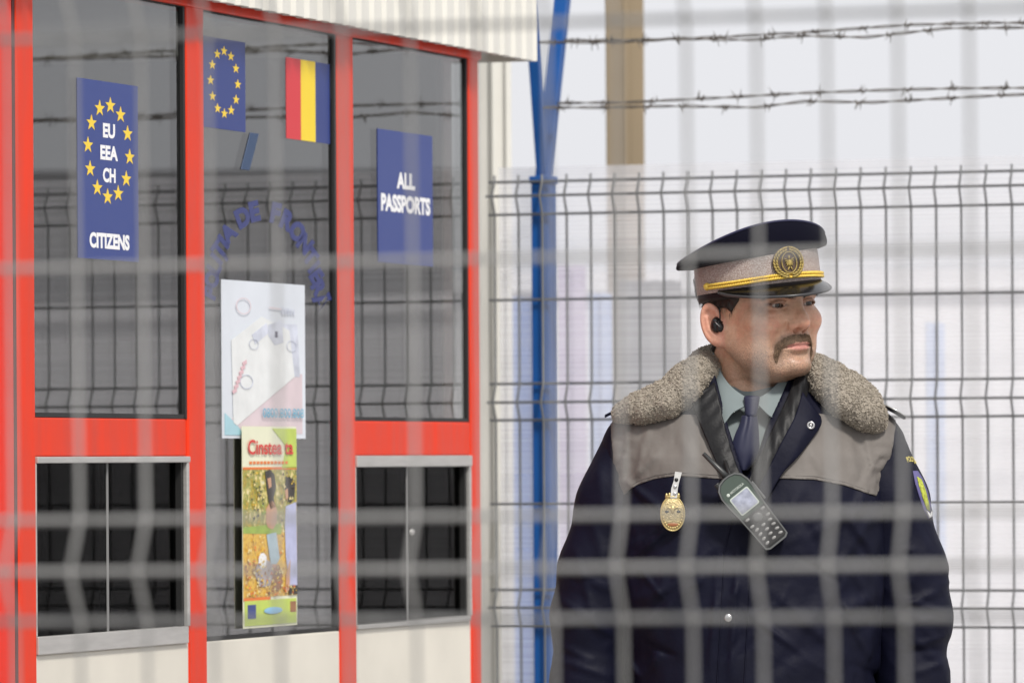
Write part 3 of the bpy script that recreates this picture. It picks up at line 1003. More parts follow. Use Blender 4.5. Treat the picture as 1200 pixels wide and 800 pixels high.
_nt.links.new(_mu.outputs[0], _mx.inputs["Factor"]); _nt.links.new(_src, _mx.inputs["A"]); _nt.links.new(_mx.outputs["Result"], _b.inputs["Base Color"])
M['hair'] = mat("dark hair", (0.022, 0.016, 0.012), 0.5, var=0.3, vscale=200)
M['tache'] = mat("brown moustache hair", (0.170, 0.108, 0.066), 0.55, var=0.6, vscale=500)
M['navy'] = mat("navy nylon", (0.0024, 0.0029, 0.0125), 0.62, spec=0.17, var=0.15, vscale=26, bump=0.22, bscale=60, bdist=0.005)
M['yoke'] = mat("grey nylon", (0.150, 0.136, 0.125), 0.60, spec=0.22, var=0.07, vscale=22, bump=0.25, bscale=48, bdist=0.005)
M['black'] = mat("black leather trim", (0.006, 0.006, 0.007), 0.5, spec=0.28, var=0.2, vscale=60, bump=0.35, bscale=260, bdist=0.0012)
M['capcloth'] = mat("navy cap cloth", (0.0022, 0.0022, 0.0085), 0.8, spec=0.10, sheen=0.02, bump=0.15, bscale=700, bdist=0.0005)
M['gloss'] = mat("black patent leather", (0.004, 0.004, 0.005), 0.18, spec=0.42)
M['gold'] = mat("gold cord", (0.72, 0.50, 0.08), 0.5, metal=0.25, var=0.2, vscale=400)
M['goldold'] = mat("old gold embroidery", (0.36, 0.27, 0.08), 0.6, metal=0.25, var=0.4, vscale=500, bump=0.5, bscale=900, bdist=0.001)
M['umber'] = mat("dark brown backing", (0.085, 0.055, 0.038), 0.7)
M['steel'] = mat("bright steel", (0.62, 0.62, 0.62), 0.25, metal=0.9)
M['shirt'] = mat("grey green shirt cloth", (0.165, 0.200, 0.205), 0.75, var=0.04, vscale=30, bump=0.12, bscale=800, bdist=0.0004)
M['tie'] = mat("navy tie", (0.0055, 0.0075, 0.034), 0.6, sheen=0.06, bump=0.2, bscale=900, bdist=0.0004)
M['trouser'] = mat("navy trouser cloth", (0.010, 0.011, 0.026), 0.8)
M['boot'] = mat("black boot leather", (0.012, 0.012, 0.012), 0.35)

# ---------------------------------------------------------------- head
HO = Vector((OX(887), -0.012, OZ(355)))
HM = (Matrix.Translation(HO) @ Matrix.Rotation(R(-5), 4, 'Y') @ Matrix.Rotation(R(40), 4, 'Z') @ Matrix.Rotation(R(6), 4, 'X'))
HMn = np.array(HM)
def to_world(V): return np.asarray(V) @ HMn[:3, :3].T + HMn[:3, 3]

def mir(p):
    q = p.copy(); q[:, 0] = np.abs(q[:, 0]); return q

def ear_sdf(q):
    e = (q - np.array([0.0725, 0.003, -0.0285])) / 0.90
    v1 = np.array([0.10, 0.22, 0.97]); v1 /= np.linalg.norm(v1)
    v2 = np.array([0.52, 0.83, -0.20]); v2 -= v1 * (v2 @ v1); v2 /= np.linalg.norm(v2)
    n = np.cross(v2, v1)
    if n[1] > 0: n = -n
    a, b, c = e @ v2, e @ v1, e @ n
    L = np.stack([a, b, c], 1)
    d = ell(L, (0.012, 0.002, 0.0), (0.0175, 0.031, 0.0055))
    th = np.hypot((a - 0.012) / 0.0165, (b - 0.003) / 0.0300)
    ring = np.sqrt(((th - 1) * 0.020) ** 2 + (c - 0.003) ** 2) - 0.0042
    ring = np.where((a < 0.002) & (b < 0.004), 0.02 + 0 * ring, ring)
    d = smin(d, ring, 0.006)
    d = smax(d, -ell(L, (0.014, 0.012, 0.0085), (0.0085, 0.0150, 0.0075)), 0.004)
    d = smax(d, -ell(L, (0.009, -0.006, 0.008), (0.0095, 0.0115, 0.011)), 0.004)
    d = smin(d, np.linalg.norm(L - np.array([0.006, -0.029, 0.001]), axis=1) - 0.0085, 0.008)
    d = smin(d, ell(L, (-0.003, -0.007, 0.004), (0.004, 0.007, 0.005)), 0.005)
    anti = chain(L, [(0.019, 0.016, 0.003, 0.003), (0.020, -0.004, 0.004, 0.0032), (0.013, -0.018, 0.003, 0.0035)])
    d = smin(d, anti, 0.005)
    return d * 0.90

ZS = 0.91
def face_sdf(p, ears=True):
    q_ear = mir(p)
    p = p.copy(); p[:, 2] = np.where((p[:, 2] < 0) & (p[:, 2] > -0.14), p[:, 2] / ZS, np.where(p[:, 2] <= -0.14, p[:, 2] - 0.14 * (1 / ZS - 1), p[:, 2]))
    q = mir(p)
    d = ell(p, (0, 0.010, 0.040), (0.0755, 0.089, 0.080))
    d = smax(d, p[:, 2] - 0.052, 0.02)
    d = smin(d, ell(p, (0, -0.024, -0.026), (0.0675, 0.0690, 0.088)), 0.028)
    d = smin(d, chain(q, [(0.0565, 0.002, -0.050, 0.0195), (0.0475, -0.034, -0.088, 0.0175), (0.022, -0.070, -0.104, 0.0175)]), 0.024)
    d = smin(d, ell(q, (0.0455, -0.059, -0.030), (0.0235, 0.027, 0.024)), 0.018)
    d = smin(d, ell(q, (0.0425, -0.050, -0.072), (0.0215, 0.025, 0.028)), 0.020)      # full cheeks
    d = smin(d, ell(p, (0, -0.0805, -0.100), (0.025, 0.0220, 0.0190)), 0.012)          # chin
    d = smin(d, ell(p, (0, -0.069, -0.066), (0.036, 0.028, 0.028)), 0.016)            # muzzle
    d = smin(d, ell(p, (0, -0.026, -0.116), (0.042, 0.040, 0.020)), 0.020)            # under the chin
    d = smin(d, chain(q, [(0.000, -0.083, 0.017, 0.0112), (0.022, -0.0865, 0.0195, 0.0122), (0.048, -0.0690, 0.0155, 0.0108)]), 0.010)
    # eye sockets
    d = smax(d, -ell(q, (0.0325, -0.0995, 0.000), (0.0200, 0.0215, 0.0125)), 0.012)
    # lids round the eyeball
    lid = np.linalg.norm(q - np.array([0.0320, -0.0700, 0.0]), axis=1) - 0.0148
    z = q[:, 2] - 0.06 * (q[:, 0] - 0.032); x = q[:, 0] - 0.032
    up, lo = 0.0030 * (1 - (x / 0.0150) ** 2), -0.0040 * (1 - (x / 0.0150) ** 2)
    slit = np.maximum(np.maximum(z - up, lo - z), -(0.0 - (q[:, 1] + 0.0745)))
    slit = np.maximum(slit, np.abs(x) - 0.0132)
    d = smin(d, lid, 0.007)
    d = smin(d, ell(q, (0.032, -0.0795, -0.0140), (0.016, 0.0055, 0.0045)), 0.006)     # bags
    d = smax(d, -chain(q, [(0.019, -0.0835, 0.0065, 0.0010), (0.032, -0.0880, 0.0090, 0.0013), (0.046, -0.0810, 0.0060, 0.0010)]), 0.0035)
    d = smin(d, chain(q, [(0.018, -0.0825, 0.0015, 0.0020), (0.026, -0.0850, 0.0048, 0.0022), (0.036, -0.0850, 0.0048, 0.0022), (0.0465, -0.0790, 0.000, 0.0018)]), 0.004)
    d = np.maximum(d, -np.maximum(slit, np.linalg.norm(q - np.array([0.032, -0.0700, 0.0]), axis=1) - 0.0166))
    # nose
    nose = chain(p, [(0, -0.083, 0.012, 0.0078), (0, -0.0893, -0.006, 0.0076), (0, -0.0985, -0.0215, 0.0088), (0, -0.1035, -0.0300, 0.0104)], 0.01)
    nose = smin(nose, ell(q, (0.0132, -0.0905, -0.0350), (0.0074, 0.0105, 0.0074)), 0.008)
    nose = smin(nose, cone(p, (0, -0.1000, -0.0380), (0, -0.088, -0.0420), 0.0046, 0.0056), 0.006)
    d = smin(d, nose, 0.010)
    d = smax(d, -ell(q, (0.0078, -0.0965, -0.0425), (0.0052, 0.0078, 0.0058)), 0.0025)
    d = smax(d, -chain(q, [(0.0215, -0.0900, -0.0300, 0.0010), (0.0225, -0.0890, -0.0400, 0.0012)]), 0.005)
    # nasolabial fold
    d = smax(d, -(chain(q, [(0.0270, -0.0900, -0.039, 0.0018), (0.0345, -0.0880, -0.053, 0.0034), (0.0415, -0.083, -0.072, 0.0026)])), 0.009)
    d = smax(d, -chain(q, [(0.020, -0.0815, -0.0165, 0.0006), (0.033, -0.0815, -0.0205, 0.0008), (0.046, -0.0720, -0.017, 0.0006)]), 0.005)
    # mouth
    upl = chain(q, [(0.0, -0.0945, -0.0640, 0.0048), (0.012, -0.0925, -0.0647, 0.0044), (0.0265, -0.0840, -0.0680, 0.0024)], 0.004)
    lwl = chain(q, [(0.0, -0.0935, -0.0738, 0.0060), (0.012, -0.0915, -0.0732, 0.0055), (0.0265, -0.0840, -0.0700, 0.0024)], 0.004)
    d = smin(d, upl, 0.006); d = smin(d, lwl, 0.004)
    d = smax(d, -chain(q, [(0.0, -0.1008, -0.0685, 0.0019), (0.013, -0.0975, -0.0683, 0.0019), (0.028, -0.0870, -0.0698, 0.0016)]), 0.0028)
    d = smax(d, -ell(p, (0, -0.1005, -0.0850), (0.020, 0.0068, 0.0045)), 0.008)
    if ears:
        d = smin(d, ear_sdf(q_ear), 0.006)
    neck = chain(p, [(0.004, 0.026, -0.030, 0.048), (0.006, 0.030, -0.120, 0.048), (0.006, 0.026, -0.165, 0.055), (0.004, 0.022, -0.26, 0.078)], 0.03)
    neck = neck + 0.0011 * np.exp(-((p[:, 2] + 0.128 + 0.25 * p[:, 1]) / 0.0035) ** 2) + 0.0010 * np.exp(-((p[:, 2] + 0.152 + 0.25 * p[:, 1]) / 0.0035) ** 2)
    d = smin(d, neck, 0.012)
    return d

HV, HQ = polygonise(face_sdf, (-0.105, -0.130, -0.255), (0.105, 0.130, 0.145), 0.0017)

def skin_tint(V):
    q = mir(V); x, y, z = q.T
    z = np.where(z < 0, z / ZS, z)
    base = np.tile(np.array([0.570, 0.330, 0.212]), (len(V), 1))
    def blend(c, w):
        nonlocal base
        w = np.clip(w, 0, 1)[:, None]; base = base * (1 - w) + np.asarray(c) * w
    g = lambda cx, cz, sx, sz: np.exp(-((x - cx) / sx) ** 2 - ((z - cz) / sz) ** 2)
    fr = (y < -0.02)
    blend((0.66, 0.27, 0.19), 0.60 * g(0.046, -0.035, 0.020, 0.018) * fr * (0.8 + 0.5 * noise(V * 160)))
    blend((0.66, 0.27, 0.20), 0.60 * g(0.0, -0.040, 0.018, 0.016) * (y < -0.085))
    blend((0.66, 0.27, 0.20), 0.55 * (y > -0.01) * (x > 0.07) * (z > -0.08))
    blend((0.36, 0.20, 0.16), 0.60 * g(0.032, 0.002, 0.020, 0.013) * fr)  # eye sockets darkened: shade put into the skin colour
    m2 = noise(V * 120 + 9); blend((0.60, 0.27, 0.185), 0.42 * np.clip(m2, 0, 1)); blend((0.66, 0.45, 0.32), 0.35 * np.clip(-m2, 0, 1))
    fl = noise(V * 330); blend((0.50, 0.25, 0.17), 0.30 * np.clip(fl - 0.15, 0, 1)); blend((0.74, 0.50, 0.38), 0.25 * np.clip(-fl - 0.2, 0, 1))
    n1 = fbm(V * 55, 2); n2 = noise(V * 620)
    jaw = np.clip((-z - 0.052) / 0.03, 0, 1) * np.clip((-y + 0.012) / 0.03, 0, 1) * np.clip((z + 0.150) / 0.03, 0, 1)
    jaw = np.maximum(jaw, 0.8 * np.exp(-((z + 0.056) / 0.010) ** 2) * (x < 0.03) * (y < -0.08))
    blend((0.335, 0.225, 0.165), jaw * (0.46 + 0.14 * n1))
    # lips
    lip = np.exp(-((z + 0.0690 - 0.0015 * (x / 0.025) ** 2) / np.maximum(0.0082 * (1 - (x / 0.029) ** 2), 1e-3)) ** 4) * (y < -0.080) * (x < 0.028)
    e_ = np.abs(np.hypot((x - 0.032) / 0.0150, (z - 0.06 * (x - 0.032)) / 0.0037) - 1)
    blend((0.10, 0.055, 0.045), 0.75 * np.clip(1 - e_ / 0.35, 0, 1) * (y < -0.068))
    blend((0.50, 0.185, 0.165), 0.80 * lip)
    # hair roots under moustache and brows
    mp_ = np.array([(0, -0.0525), (0.012, -0.0525), (0.025, -0.057), (0.033, -0.067), (0.0355, -0.080), (0.034, -0.096)])
    dm = np.min(np.stack([np.hypot(x - a, z - b) for a, b in [tuple(mp_[i] + (mp_[i + 1] - mp_[i]) * k / 6) for i in range(5) for k in range(7)]]), 0)
    blend((0.22, 0.14, 0.10), 0.50 * np.clip((0.0092 - dm) / 0.004, 0, 1) * (y < -0.05))
    bp_ = [(0.010 + 0.044 * k / 10, 0.0120 + 0.0055 * math.sin(math.pi * k / 10)) for k in range(11)]
    db = np.min(np.stack([np.hypot(x - a, z - b) for a, b in bp_]), 0)
    blend((0.10, 0.065, 0.045), 0.7 * np.clip((0.0060 - db) / 0.003, 0, 1) * (y < -0.04))
    base *= (1 + 0.08 * n1)[:, None]
    return np.clip(base, 0.01, 1), np.clip(jaw, 0, 1)

# body under the clothes, with hands, joined to the head in one mesh
def arm_chain(s):
    return [(0.185 * s, 0.015, 1.440, 0.040), (0.228 * s, 0.018, 1.250, 0.038), (0.246 * s, 0.010, 1.130, 0.034), (0.240 * s, -0.045, 0.865, 0.026)]
def body_sdf(p):
    d = chain(p, [(0, 0.02, 0.95, 0.125), (0, 0.02, 1.20, 0.115), (0, 0.022, 1.40, 0.095), (-0.004, 0.03, 1.50, 0.060)], 0.03)
    for s in (-1, 1):
        d = smin(d, chain(p, arm_chain(s)), 0.03)
        d = smin(d, chain(p, [(0.095 * s, 0.02, 0.92, 0.080), (0.105 * s, 0.015, 0.50, 0.055), (0.110 * s, 0.025, 0.09, 0.042)]), 0.03)
        d = smin(d, cone(p, (0.110 * s, 0.02, 0.06), (0.125 * s, -0.14, 0.05), 0.038, 0.030), 0.02)
        d = smin(d, ell(p, (0.238 * s, -0.052, 0.800), (0.018, 0.038, 0.052)), 0.012)
        for k, (yy, ln) in enumerate(((-0.079, 0.062), (-0.060, 0.072), (-0.041, 0.068), (-0.023, 0.054))):
            d = smin(d, chain(p, [(0.236 * s, yy, 0.770, 0.0088), (0.234 * s, yy - 0.002, 0.770 - ln * 0.5, 0.0082), (0.222 * s, yy - 0.003, 0.770 - ln, 0.0070)]), 0.003)
        d = smin(d, chain(p, [(0.232 * s, -0.078, 0.820, 0.012), (0.222 * s, -0.106, 0.790, 0.0095), (0.215 * s, -0.110, 0.762, 0.0078)]), 0.008)
    return d
BV, BQ = polygonise(body_sdf, (-0.32, -0.21, 0.0), (0.32, 0.18, 1.56), 0.0065)
WV = to_world(HV)
ht, hb = skin_tint(HV)
tint = np.concatenate([ht, np.tile([0.545, 0.31, 0.225], (len(BV), 1))])
beard = np.concatenate([hb, np.zeros(len(BV))])
body = arrays_mesh("body", np.concatenate([WV, BV]), np.concatenate([HQ, BQ + len(HV)]), M['skin'], person, attrs={"tint": tint, "beard": beard})
headbvh = BVHTree.FromPolygons([tuple(v) for v in HV], [tuple(int(i) for i in f) for f in HQ])

# eyes
M['sclera'] = mat("eye white", (0.42, 0.36, 0.33), 0.15, spec=0.6)
M['iris'] = mat("brown iris", (0.040, 0.024, 0.015), 0.12, spec=0.6)
M['pupil'] = mat("pupil", (0.004, 0.004, 0.004), 0.08, spec=0.6)
for s in (-1, 1):
    c = Vector((0.032 * s, -0.0700, 0.0))
    gz = Vector((0.02, -1, -0.02)).normalized()
    vs, fs, mi = [], [], []
    q = Vector((0, 0, 1)).rotation_difference(gz)
    n, m = 28, 22
    for i in range(m + 1):
        t = math.pi * (i / m) ** 1.3
        for k in range(n):
            w = 2 * math.pi * k / n
            v = Vector((math.sin(t) * math.cos(w), math.sin(t) * math.sin(w), math.cos(t))) * 0.0131
            vs.append(HM @ (c + q @ v))
    for i in range(m):
        tm = math.pi * ((i + 0.5) / m) ** 1.3
        for k in range(n):
            fs.append((i * n + k, (i + 1) * n + k, (i + 1) * n + (k + 1) % n, i * n + (k + 1) % n))
            mi.append(2 if tm < 0.20 else (1 if tm < 0.47 else 0))
    arrays_mesh("eye", vs, fs, [M['sclera'], M['iris'], M['pupil']], person, midx=mi)

# hair strands
def strands(name, m, specs, parent, rad):
    mb = MB()
    for root, nrm, d, ln, bend in specs:
        r = rad * random.uniform(0.7, 1.25)
        p0 = root; p1 = root + (d + nrm * 0.45) * ln * 0.4; p2 = root + (d + nrm * (0.36 - bend)) * ln
        mb.tube([HM @ p0, HM @ p1, HM @ p2], [r, r * 0.9, r * 0.25], 3, caps=False)
    return mb.build(name, m, parent, smooth=True)

def path_specs(path, width, count, ln, down, side):
    sp = []
    path = [Vector((a, 0, b)) for a, b in path]
    for _ in range(count):
        t = random.random() ** 1.3 * (len(path) - 1); i = min(int(t), len(path) - 2)
        c = path[i].lerp(path[i + 1], t - i); tg = (path[i + 1] - path[i]).normalized()
        w = width[i] + (width[i + 1] - width[i]) * (t - i)
        nn = Vector((-tg.z, 0, tg.x))
        x = c + nn * w * random.uniform(-1, 1)
        hit = headbvh.ray_cast(Vector((x.x * side, -0.2, x.z * (ZS if x.z < 0 else 1))), Vector((0, 1, 0)))
        if hit[0] is None: continue
        dr = (tg + Vector((random.uniform(-0.35, 0.35), 0, -down + random.uniform(-0.3, 0.3)))).normalized()
        dr.x *= side
        dr = dr - hit[1] * dr.dot(hit[1])
        sp.append((hit[0] - hit[1] * 0.0005, hit[1], dr, ln * random.uniform(0.7, 1.3), 0.35))
    return sp
sp = []
for s in (-1, 1):
    sp += path_specs([(-0.003, -0.0540), (0.012, -0.0545), (0.025, -0.0580), (0.0335, -0.067), (0.0360, -0.079), (0.0352, -0.092)],
                     [0.0056, 0.0058, 0.0056, 0.0042, 0.0030, 0.0016], 1050, 0.0070, 0.55, s)
strands("moustache", M['tache'], sp, person, 0.00030)
sp = []
for s in (-1, 1):
    sp += path_specs([(0.009, 0.0115), (0.022, 0.0160), (0.038, 0.0180), (0.055, 0.0125)], [0.0046, 0.0050, 0.0042, 0.0022], 480, 0.0085, -0.10, s)
strands("eyebrows", M['hair'], sp, person, 0.00035)

# hair at the sides and the back of the head
def hair_line(y):
    return np.interp(y, [-0.062, -0.050, -0.040, -0.034, -0.020, -0.012, 0.005, 0.030, 0.060, 0.12], [0.060, 0.034, 0.022, 0.006, -0.010, -0.004, -0.004, -0.045, -0.075, -0.078])
def hair_sdf(p):
    d = face_sdf(p, False) - 0.0035 - 0.0012 * noise(p * np.array([230, 230, 90]))
    return np.maximum(np.maximum(d, (hair_line(p[:, 1]) - p[:, 2]) * 0.7), p[:, 2] - 0.075)
V_, Q_ = polygonise(hair_sdf, (-0.09, -0.075, -0.10), (0.09, 0.13, 0.085), 0.0026)
hair = arrays_mesh("hair", to_world(V_), Q_, M['hair'], person)
sp = []
for i in random.sample(range(len(V_)), 2600):
    v = Vector(V_[i])
    n = Vector((v.x, (v.y - 0.02) * 0.6, 0)).normalized()
    if v.z > 0.05: continue
    d = Vector((random.uniform(-0.2, 0.2), 0.35, -1)).normalized()
    sp.append((v - n * 0.001, n, d, random.uniform(0.008, 0.014), 0.45))
strands("hair_strands", M['hair'], sp, hair, 0.0004)

# ---------------------------------------------------------------- cap
CO = Vector((OX(890), -0.010, OZ(335.5)))
def tilt(x, y): return 0.050 * (x * 0.913 - y * 0.407) + 0.0026
CM = Matrix.Translation(CO) @ Matrix.Rotation(R(-6.4), 4, 'Y') @ Matrix.Rotation(R(24), 4, 'Z')
CA_, CB_ = 0.0925, 0.1050
def cap_pt(v): return CM @ Vector(v)
NT = 120
def ring_mesh(rings, m, name, parent, closed_top=False, mi=None):
    """Lofts closed rings (functions of the angle, t = 0 at the front)."""
    vs, fs = [], []
    for r in rings:
        for k in range(NT):
            vs.append(cap_pt(r(2 * math.pi * k / NT)))
    for i in range(len(rings) - 1):
        for k in range(NT):
            k2 = (k + 1) % NT
            fs.append((i * NT + k, i * NT + k2, (i + 1) * NT + k2, (i + 1) * NT + k))
    if closed_top:
        fs.append(tuple((len(rings) - 1) * NT + k for k in range(NT)))
    return arrays_mesh(name, vs, fs, m, parent)
def hgt(t): return 0.0065 + 0.0395 * ((1 + math.cos(t + 0.16)) / 2) ** 2.7
AR, BR, CYR = 0.1140, 0.1150, 0.010
def rim(t, s, dz):
    wob = 1 + 0.006 * math.sin(3 * t + 0.5) + 0.004 * math.sin(5 * t)
    x, y = AR * s * wob * math.sin(t), CYR * min(1, s) - BR * s * wob * math.cos(t)
    return (x, y, dz + tilt(x, y))
def flare(w):
    def f_(t):
        x0, y0 = CA_ * math.sin(t), -CB_ * math.cos(t); z0 = 0.0385 + tilt(x0, y0)
        x1, y1, z1 = rim(t, 1.0, 0.0415)
        return (x0 + (x1 - x0) * w, y0 + (y1 - y0) * w, z0 + (z1 - z0) * w ** 1.5)
    return f_
def upper(s, k, add=0.0):
    return lambda t: rim(t, s, 0.0415 + hgt(t) * k + add)
def dome(s):
    def f_(t):
        x, y, z = rim(t, s, 0)
        zr = z + 0.0415 + hgt(t)
        zc = z + 0.0415 + 0.0165 + 0.020 * (-(y - CYR) / BR)
        w = min(1, (1 - s) / 0.35)
        w = w * w * (3 - 2 * w)
        return (x, y, zr * (1 - w) + zc * w + 0.004 * (1 - s * s))
    return f_
rings = [flare(w) for w in (0, 0.15, 0.35, 0.55, 0.75, 0.9, 1.0)]
rings += [upper(1.012, 0.10), upper(1.020, 0.25), upper(1.020, 0.50), upper(1.010, 0.78), upper(0.995, 0.94), upper(0.978, 1.0)]
rings += [dome(s) for s in (0.95, 0.90, 0.82, 0.7, 0.55, 0.4, 0.2, 0.05)]
cap = ring_mesh(rings, M['capcloth'], "cap", person, True)
mb = MB()
mb.tube([cap_pt(rim(t, 0.992, 0.0415 + hgt(t) * 0.985)) for t in [2 * math.pi * k / 96 for k in range(97)]], 0.0019, 8, caps=False)
mb.build("piping", mat("blue cap piping", (0.010, 0.011, 0.050), 0.6, sheen=0.1), cap, smooth=True)

bandm = mat("silver thread cap band", (0.46, 0.395, 0.365), 0.5, metal=0.12, bump=1.0, bscale=850, bdist=0.0016)
nt = bandm.node_tree; b_ = nt.nodes["Principled BSDF"]
tc = nt.nodes.new("ShaderNodeTexCoord"); v_ = nt.nodes.new("ShaderNodeTexVoronoi"); v_.inputs["Scale"].default_value = 620
rp = nt.nodes.new("ShaderNodeValToRGB")
rp.color_ramp.elements[0].position = 0.12; rp.color_ramp.elements[0].color = (0.66, 0.61, 0.57, 1)
rp.color_ramp.elements[1].position = 0.55; rp.color_ramp.elements[1].color = (0.32, 0.25, 0.225, 1)
nt.links.new(tc.outputs["Object"], v_.inputs["Vector"]); nt.links.new(v_.outputs["Distance"], rp.inputs["Fac"]); nt.links.new(rp.outputs[0], b_.inputs["Base Color"])
def bandr(s, z, k=0.0): return lambda t: (CA_ * s * math.sin(t), -CB_ * s * math.cos(t), z + k * tilt(CA_ * math.sin(t), -CB_ * math.cos(t)))
ring_mesh([bandr(0.985, -0.004), bandr(1.0, -0.003), bandr(1.004, 0.010, 0.3), bandr(1.002, 0.030, 0.8), bandr(0.996, 0.0405, 1.0)], bandm, "band", cap)
ring_mesh([bandr(0.93, -0.016), bandr(0.985, -0.0155), bandr(0.992, -0.010), bandr(0.988, -0.0035)], M['black'], "sweatband", cap)
# peak
def visor_pt(t, s, dz=0.0):
    e = 0.041 * max(0.0, math.cos(t * 1.27)) ** 0.75
    r = 1.0 + 0.0
    ox, oy = math.sin(t) * 0.45, -math.cos(t)
    drop = 0.0235 * (e / 0.041) * (s ** 0.9) * 0.92
    return (CA_ * r * math.sin(t) + ox * e * s, -CB_ * r * math.cos(t) + oy * e * s, -0.0015 - drop + dz + 0.004 * s * (1 - s))
NTV, NSV = 48, 10
vs, fs = [], []
for lay in (0, 1):
    for j in range(NSV + 1):
        for k in range(NTV + 1):
            t = R(-70) + R(140) * k / NTV
            vs.append(cap_pt(visor_pt(t, j / NSV, -0.0022 * lay)))
N1 = (NSV + 1) * (NTV + 1)
for j in range(NSV):
    for k in range(NTV):
        a = j * (NTV + 1) + k
        fs.append((a, a + 1, a + NTV + 2, a + NTV + 1)); fs.append((N1 + a, N1 + a + NTV + 1, N1 + a + NTV + 2, N1 + a + 1))
arrays_mesh("peak", vs, fs, M['gloss'], cap)
mb = MB()
mb.tube([cap_pt(visor_pt(R(-69) + R(138) * k / 60, 1.0, -0.0011)) for k in range(61)], 0.0022, 8)
mb.build("peak_edging", mat("grey black edging", (0.035, 0.035, 0.038), 0.3), cap, smooth=True)
# gold cord of two twisted strands, with a button at each end
mb = MB()
for zoff, ph0 in ((0.0045, 0), (0.0092, 1.2)):
    for ph in (0, math.pi):
        pts = []
        for k in range(361):
            t = R(-80) + R(160) * k / 360
            w = k * 0.62 + ph + ph0
            rr = 1.0 + (0.0030 + 0.0011 * math.cos(w)) / 0.092
            pts.append(cap_pt((CA_ * rr * math.sin(t), -CB_ * rr * math.cos(t), zoff + 0.0011 * math.sin(w) + 0.0012 * math.cos(t * 3))))
        mb.tube(pts, 0.00155, 5)
cord = mb.build("cord", M['gold'], cap, smooth=True)
for t in (R(-82), R(82)):
    mb = MB(); mb.ball(cap_pt((CA_ * 1.03 * math.sin(t), -CB_ * 1.03 * math.cos(t), 0.007)), 0.0058, 12)
    mb.build("button", M['gold'], cap, smooth=True)
# cap badge: laurel wreath round an oval shield with an eagle
def badge_pt(x, z, out):
    x, z = x * 1.26, z * 1.14
    t = x / 0.103
    rr = 1.0 + (0.004 + out) / 0.100
    return cap_pt((CA_ * rr * math.sin(t), -CB_ * rr * math.cos(t), 0.0275 + z))
def oval(rx_, rz_, r, m, name, seg=40, par=None):
    mb = MB(); mb.tube([badge_pt(rx_ * math.cos(2 * math.pi * k / seg), rz_ * math.sin(2 * math.pi * k / seg), 0.002) for k in range(seg + 1)], r, 6, caps=False)
    return mb
bdg = MB()
NR = 36
vs = [badge_pt(0, 0, 0.0012)] + [badge_pt(0.0225 * math.cos(2 * math.pi * k / NR), 0.0215 * math.sin(2 * math.pi * k / NR), 0.0) for k in range(NR)]
bdg.add(vs, [(0, 1 + k, 1 + (k + 1) % NR) for k in range(NR)])
for k in range(NR):
    pass
badge = bdg.build("cap_badge", M['umber'], cap, smooth=True)
mb = MB()
for ring_, n_ in ((0.0192, 30), (0.0158, 26)):
    for k in range(n_):
        w = 2 * math.pi * k / n_
        if abs(math.cos(w)) < 0.16 and math.sin(w) > 0: continue
        a = badge_pt(ring_ * math.cos(w), ring_ * 0.98 * math.sin(w), 0.0022)
        w2 = w + (0.30 if math.cos(w) > 0 else -0.30)
        b = badge_pt((ring_ + 0.0022) * math.cos(w2), (ring_ + 0.0022) * 0.98 * math.sin(w2), 0.0026)
        mb.tube([a, (a + b) / 2, b], [0.0009, 0.0018, 0.0005], 6)
for r_, rr in ((0.0118, 0.0009),):
    mb.tube([badge_pt(r_ * 0.88 * math.cos(2 * math.pi * k / 32), r_ * 1.18 * math.sin(2 * math.pi * k / 32), 0.0026) for k in range(33)], rr, 6, caps=False)
mb.ball(badge_pt(0, -0.001, 0.0022), (0.0040, 0.0030, 0.0056), 10)      # shield
mb.ball(badge_pt(0, 0.0068, 0.0026), (0.0015, 0.0015, 0.0030), 8)       # head
for s in (-1, 1):
    for k in range(4):
        mb.tube([badge_pt(0.0022 * s, 0.0030 - 0.0012 * k, 0.0024), badge_pt((0.0070 - 0.0008 * k) * s, 0.0058 - 0.0036 * k, 0.0026)], [0.0012, 0.0005], 5)
    mb.tube([badge_pt(0.001 * s, -0.006, 0.0024), badge_pt(0.0035 * s, -0.0105, 0.0024)], [0.0012, 0.0008], 5)
mb.build("wreath", M['goldold'], badge, smooth=True)

# ---------------------------------------------------------------- jacket
TZ = [0.80, 0.95, 1.09, 1.20, 1.35, 1.43, 1.475, 1.50, 1.53, 1.56, 1.60]
TA = [0.203, 0.203, 0.190, 0.202, 0.207, 0.200, 0.180, 0.150, 0.112, 0.090, 0.080]
TB = [0.150, 0.154, 0.152, 0.150, 0.140, 0.124, 0.108, 0.097, 0.086, 0.078, 0.072]
TC = [0.0, 0.0, 0.0, 0.0, 0.002, 0.010, 0.016, 0.020, 0.025, 0.030, 0.032]
def torso0(p):
    z = p[:, 2]
    a, b, c = np.interp(z, TZ, TA), np.interp(z, TZ, TB), np.interp(z, TZ, TC)
    u, v = np.abs(p[:, 0] / a), np.abs((p[:, 1] - c) / b)
    d = ((u ** 2.35 + v ** 2.35) ** (1 / 2.35) - 1) * np.minimum(a, b) * 0.92
    for s in (-1, 1):
        d = smin(d, cone(p, (0.055 * s, 0.022, 1.472), (0.172 * s + 0.006, 0.016, 1.448), 0.072, 0.054), 0.035)
    return d
def wedge(p):
    z = p[:, 2]
    xl = np.interp(z, [OZ(560), OZ(500), OZ(440), OZ(415)], [OX(868), OX(851), OX(838), OX(834)])
    xr = np.interp(z, [OZ(560), OZ(500), OZ(440), OZ(415)], [OX(876), OX(896), OX(926), OX(936)])
    return np.maximum(np.maximum(xl - p[:, 0], p[:, 0] - xr), np.maximum(OZ(560) - z, p[:, 1] - 0.03))
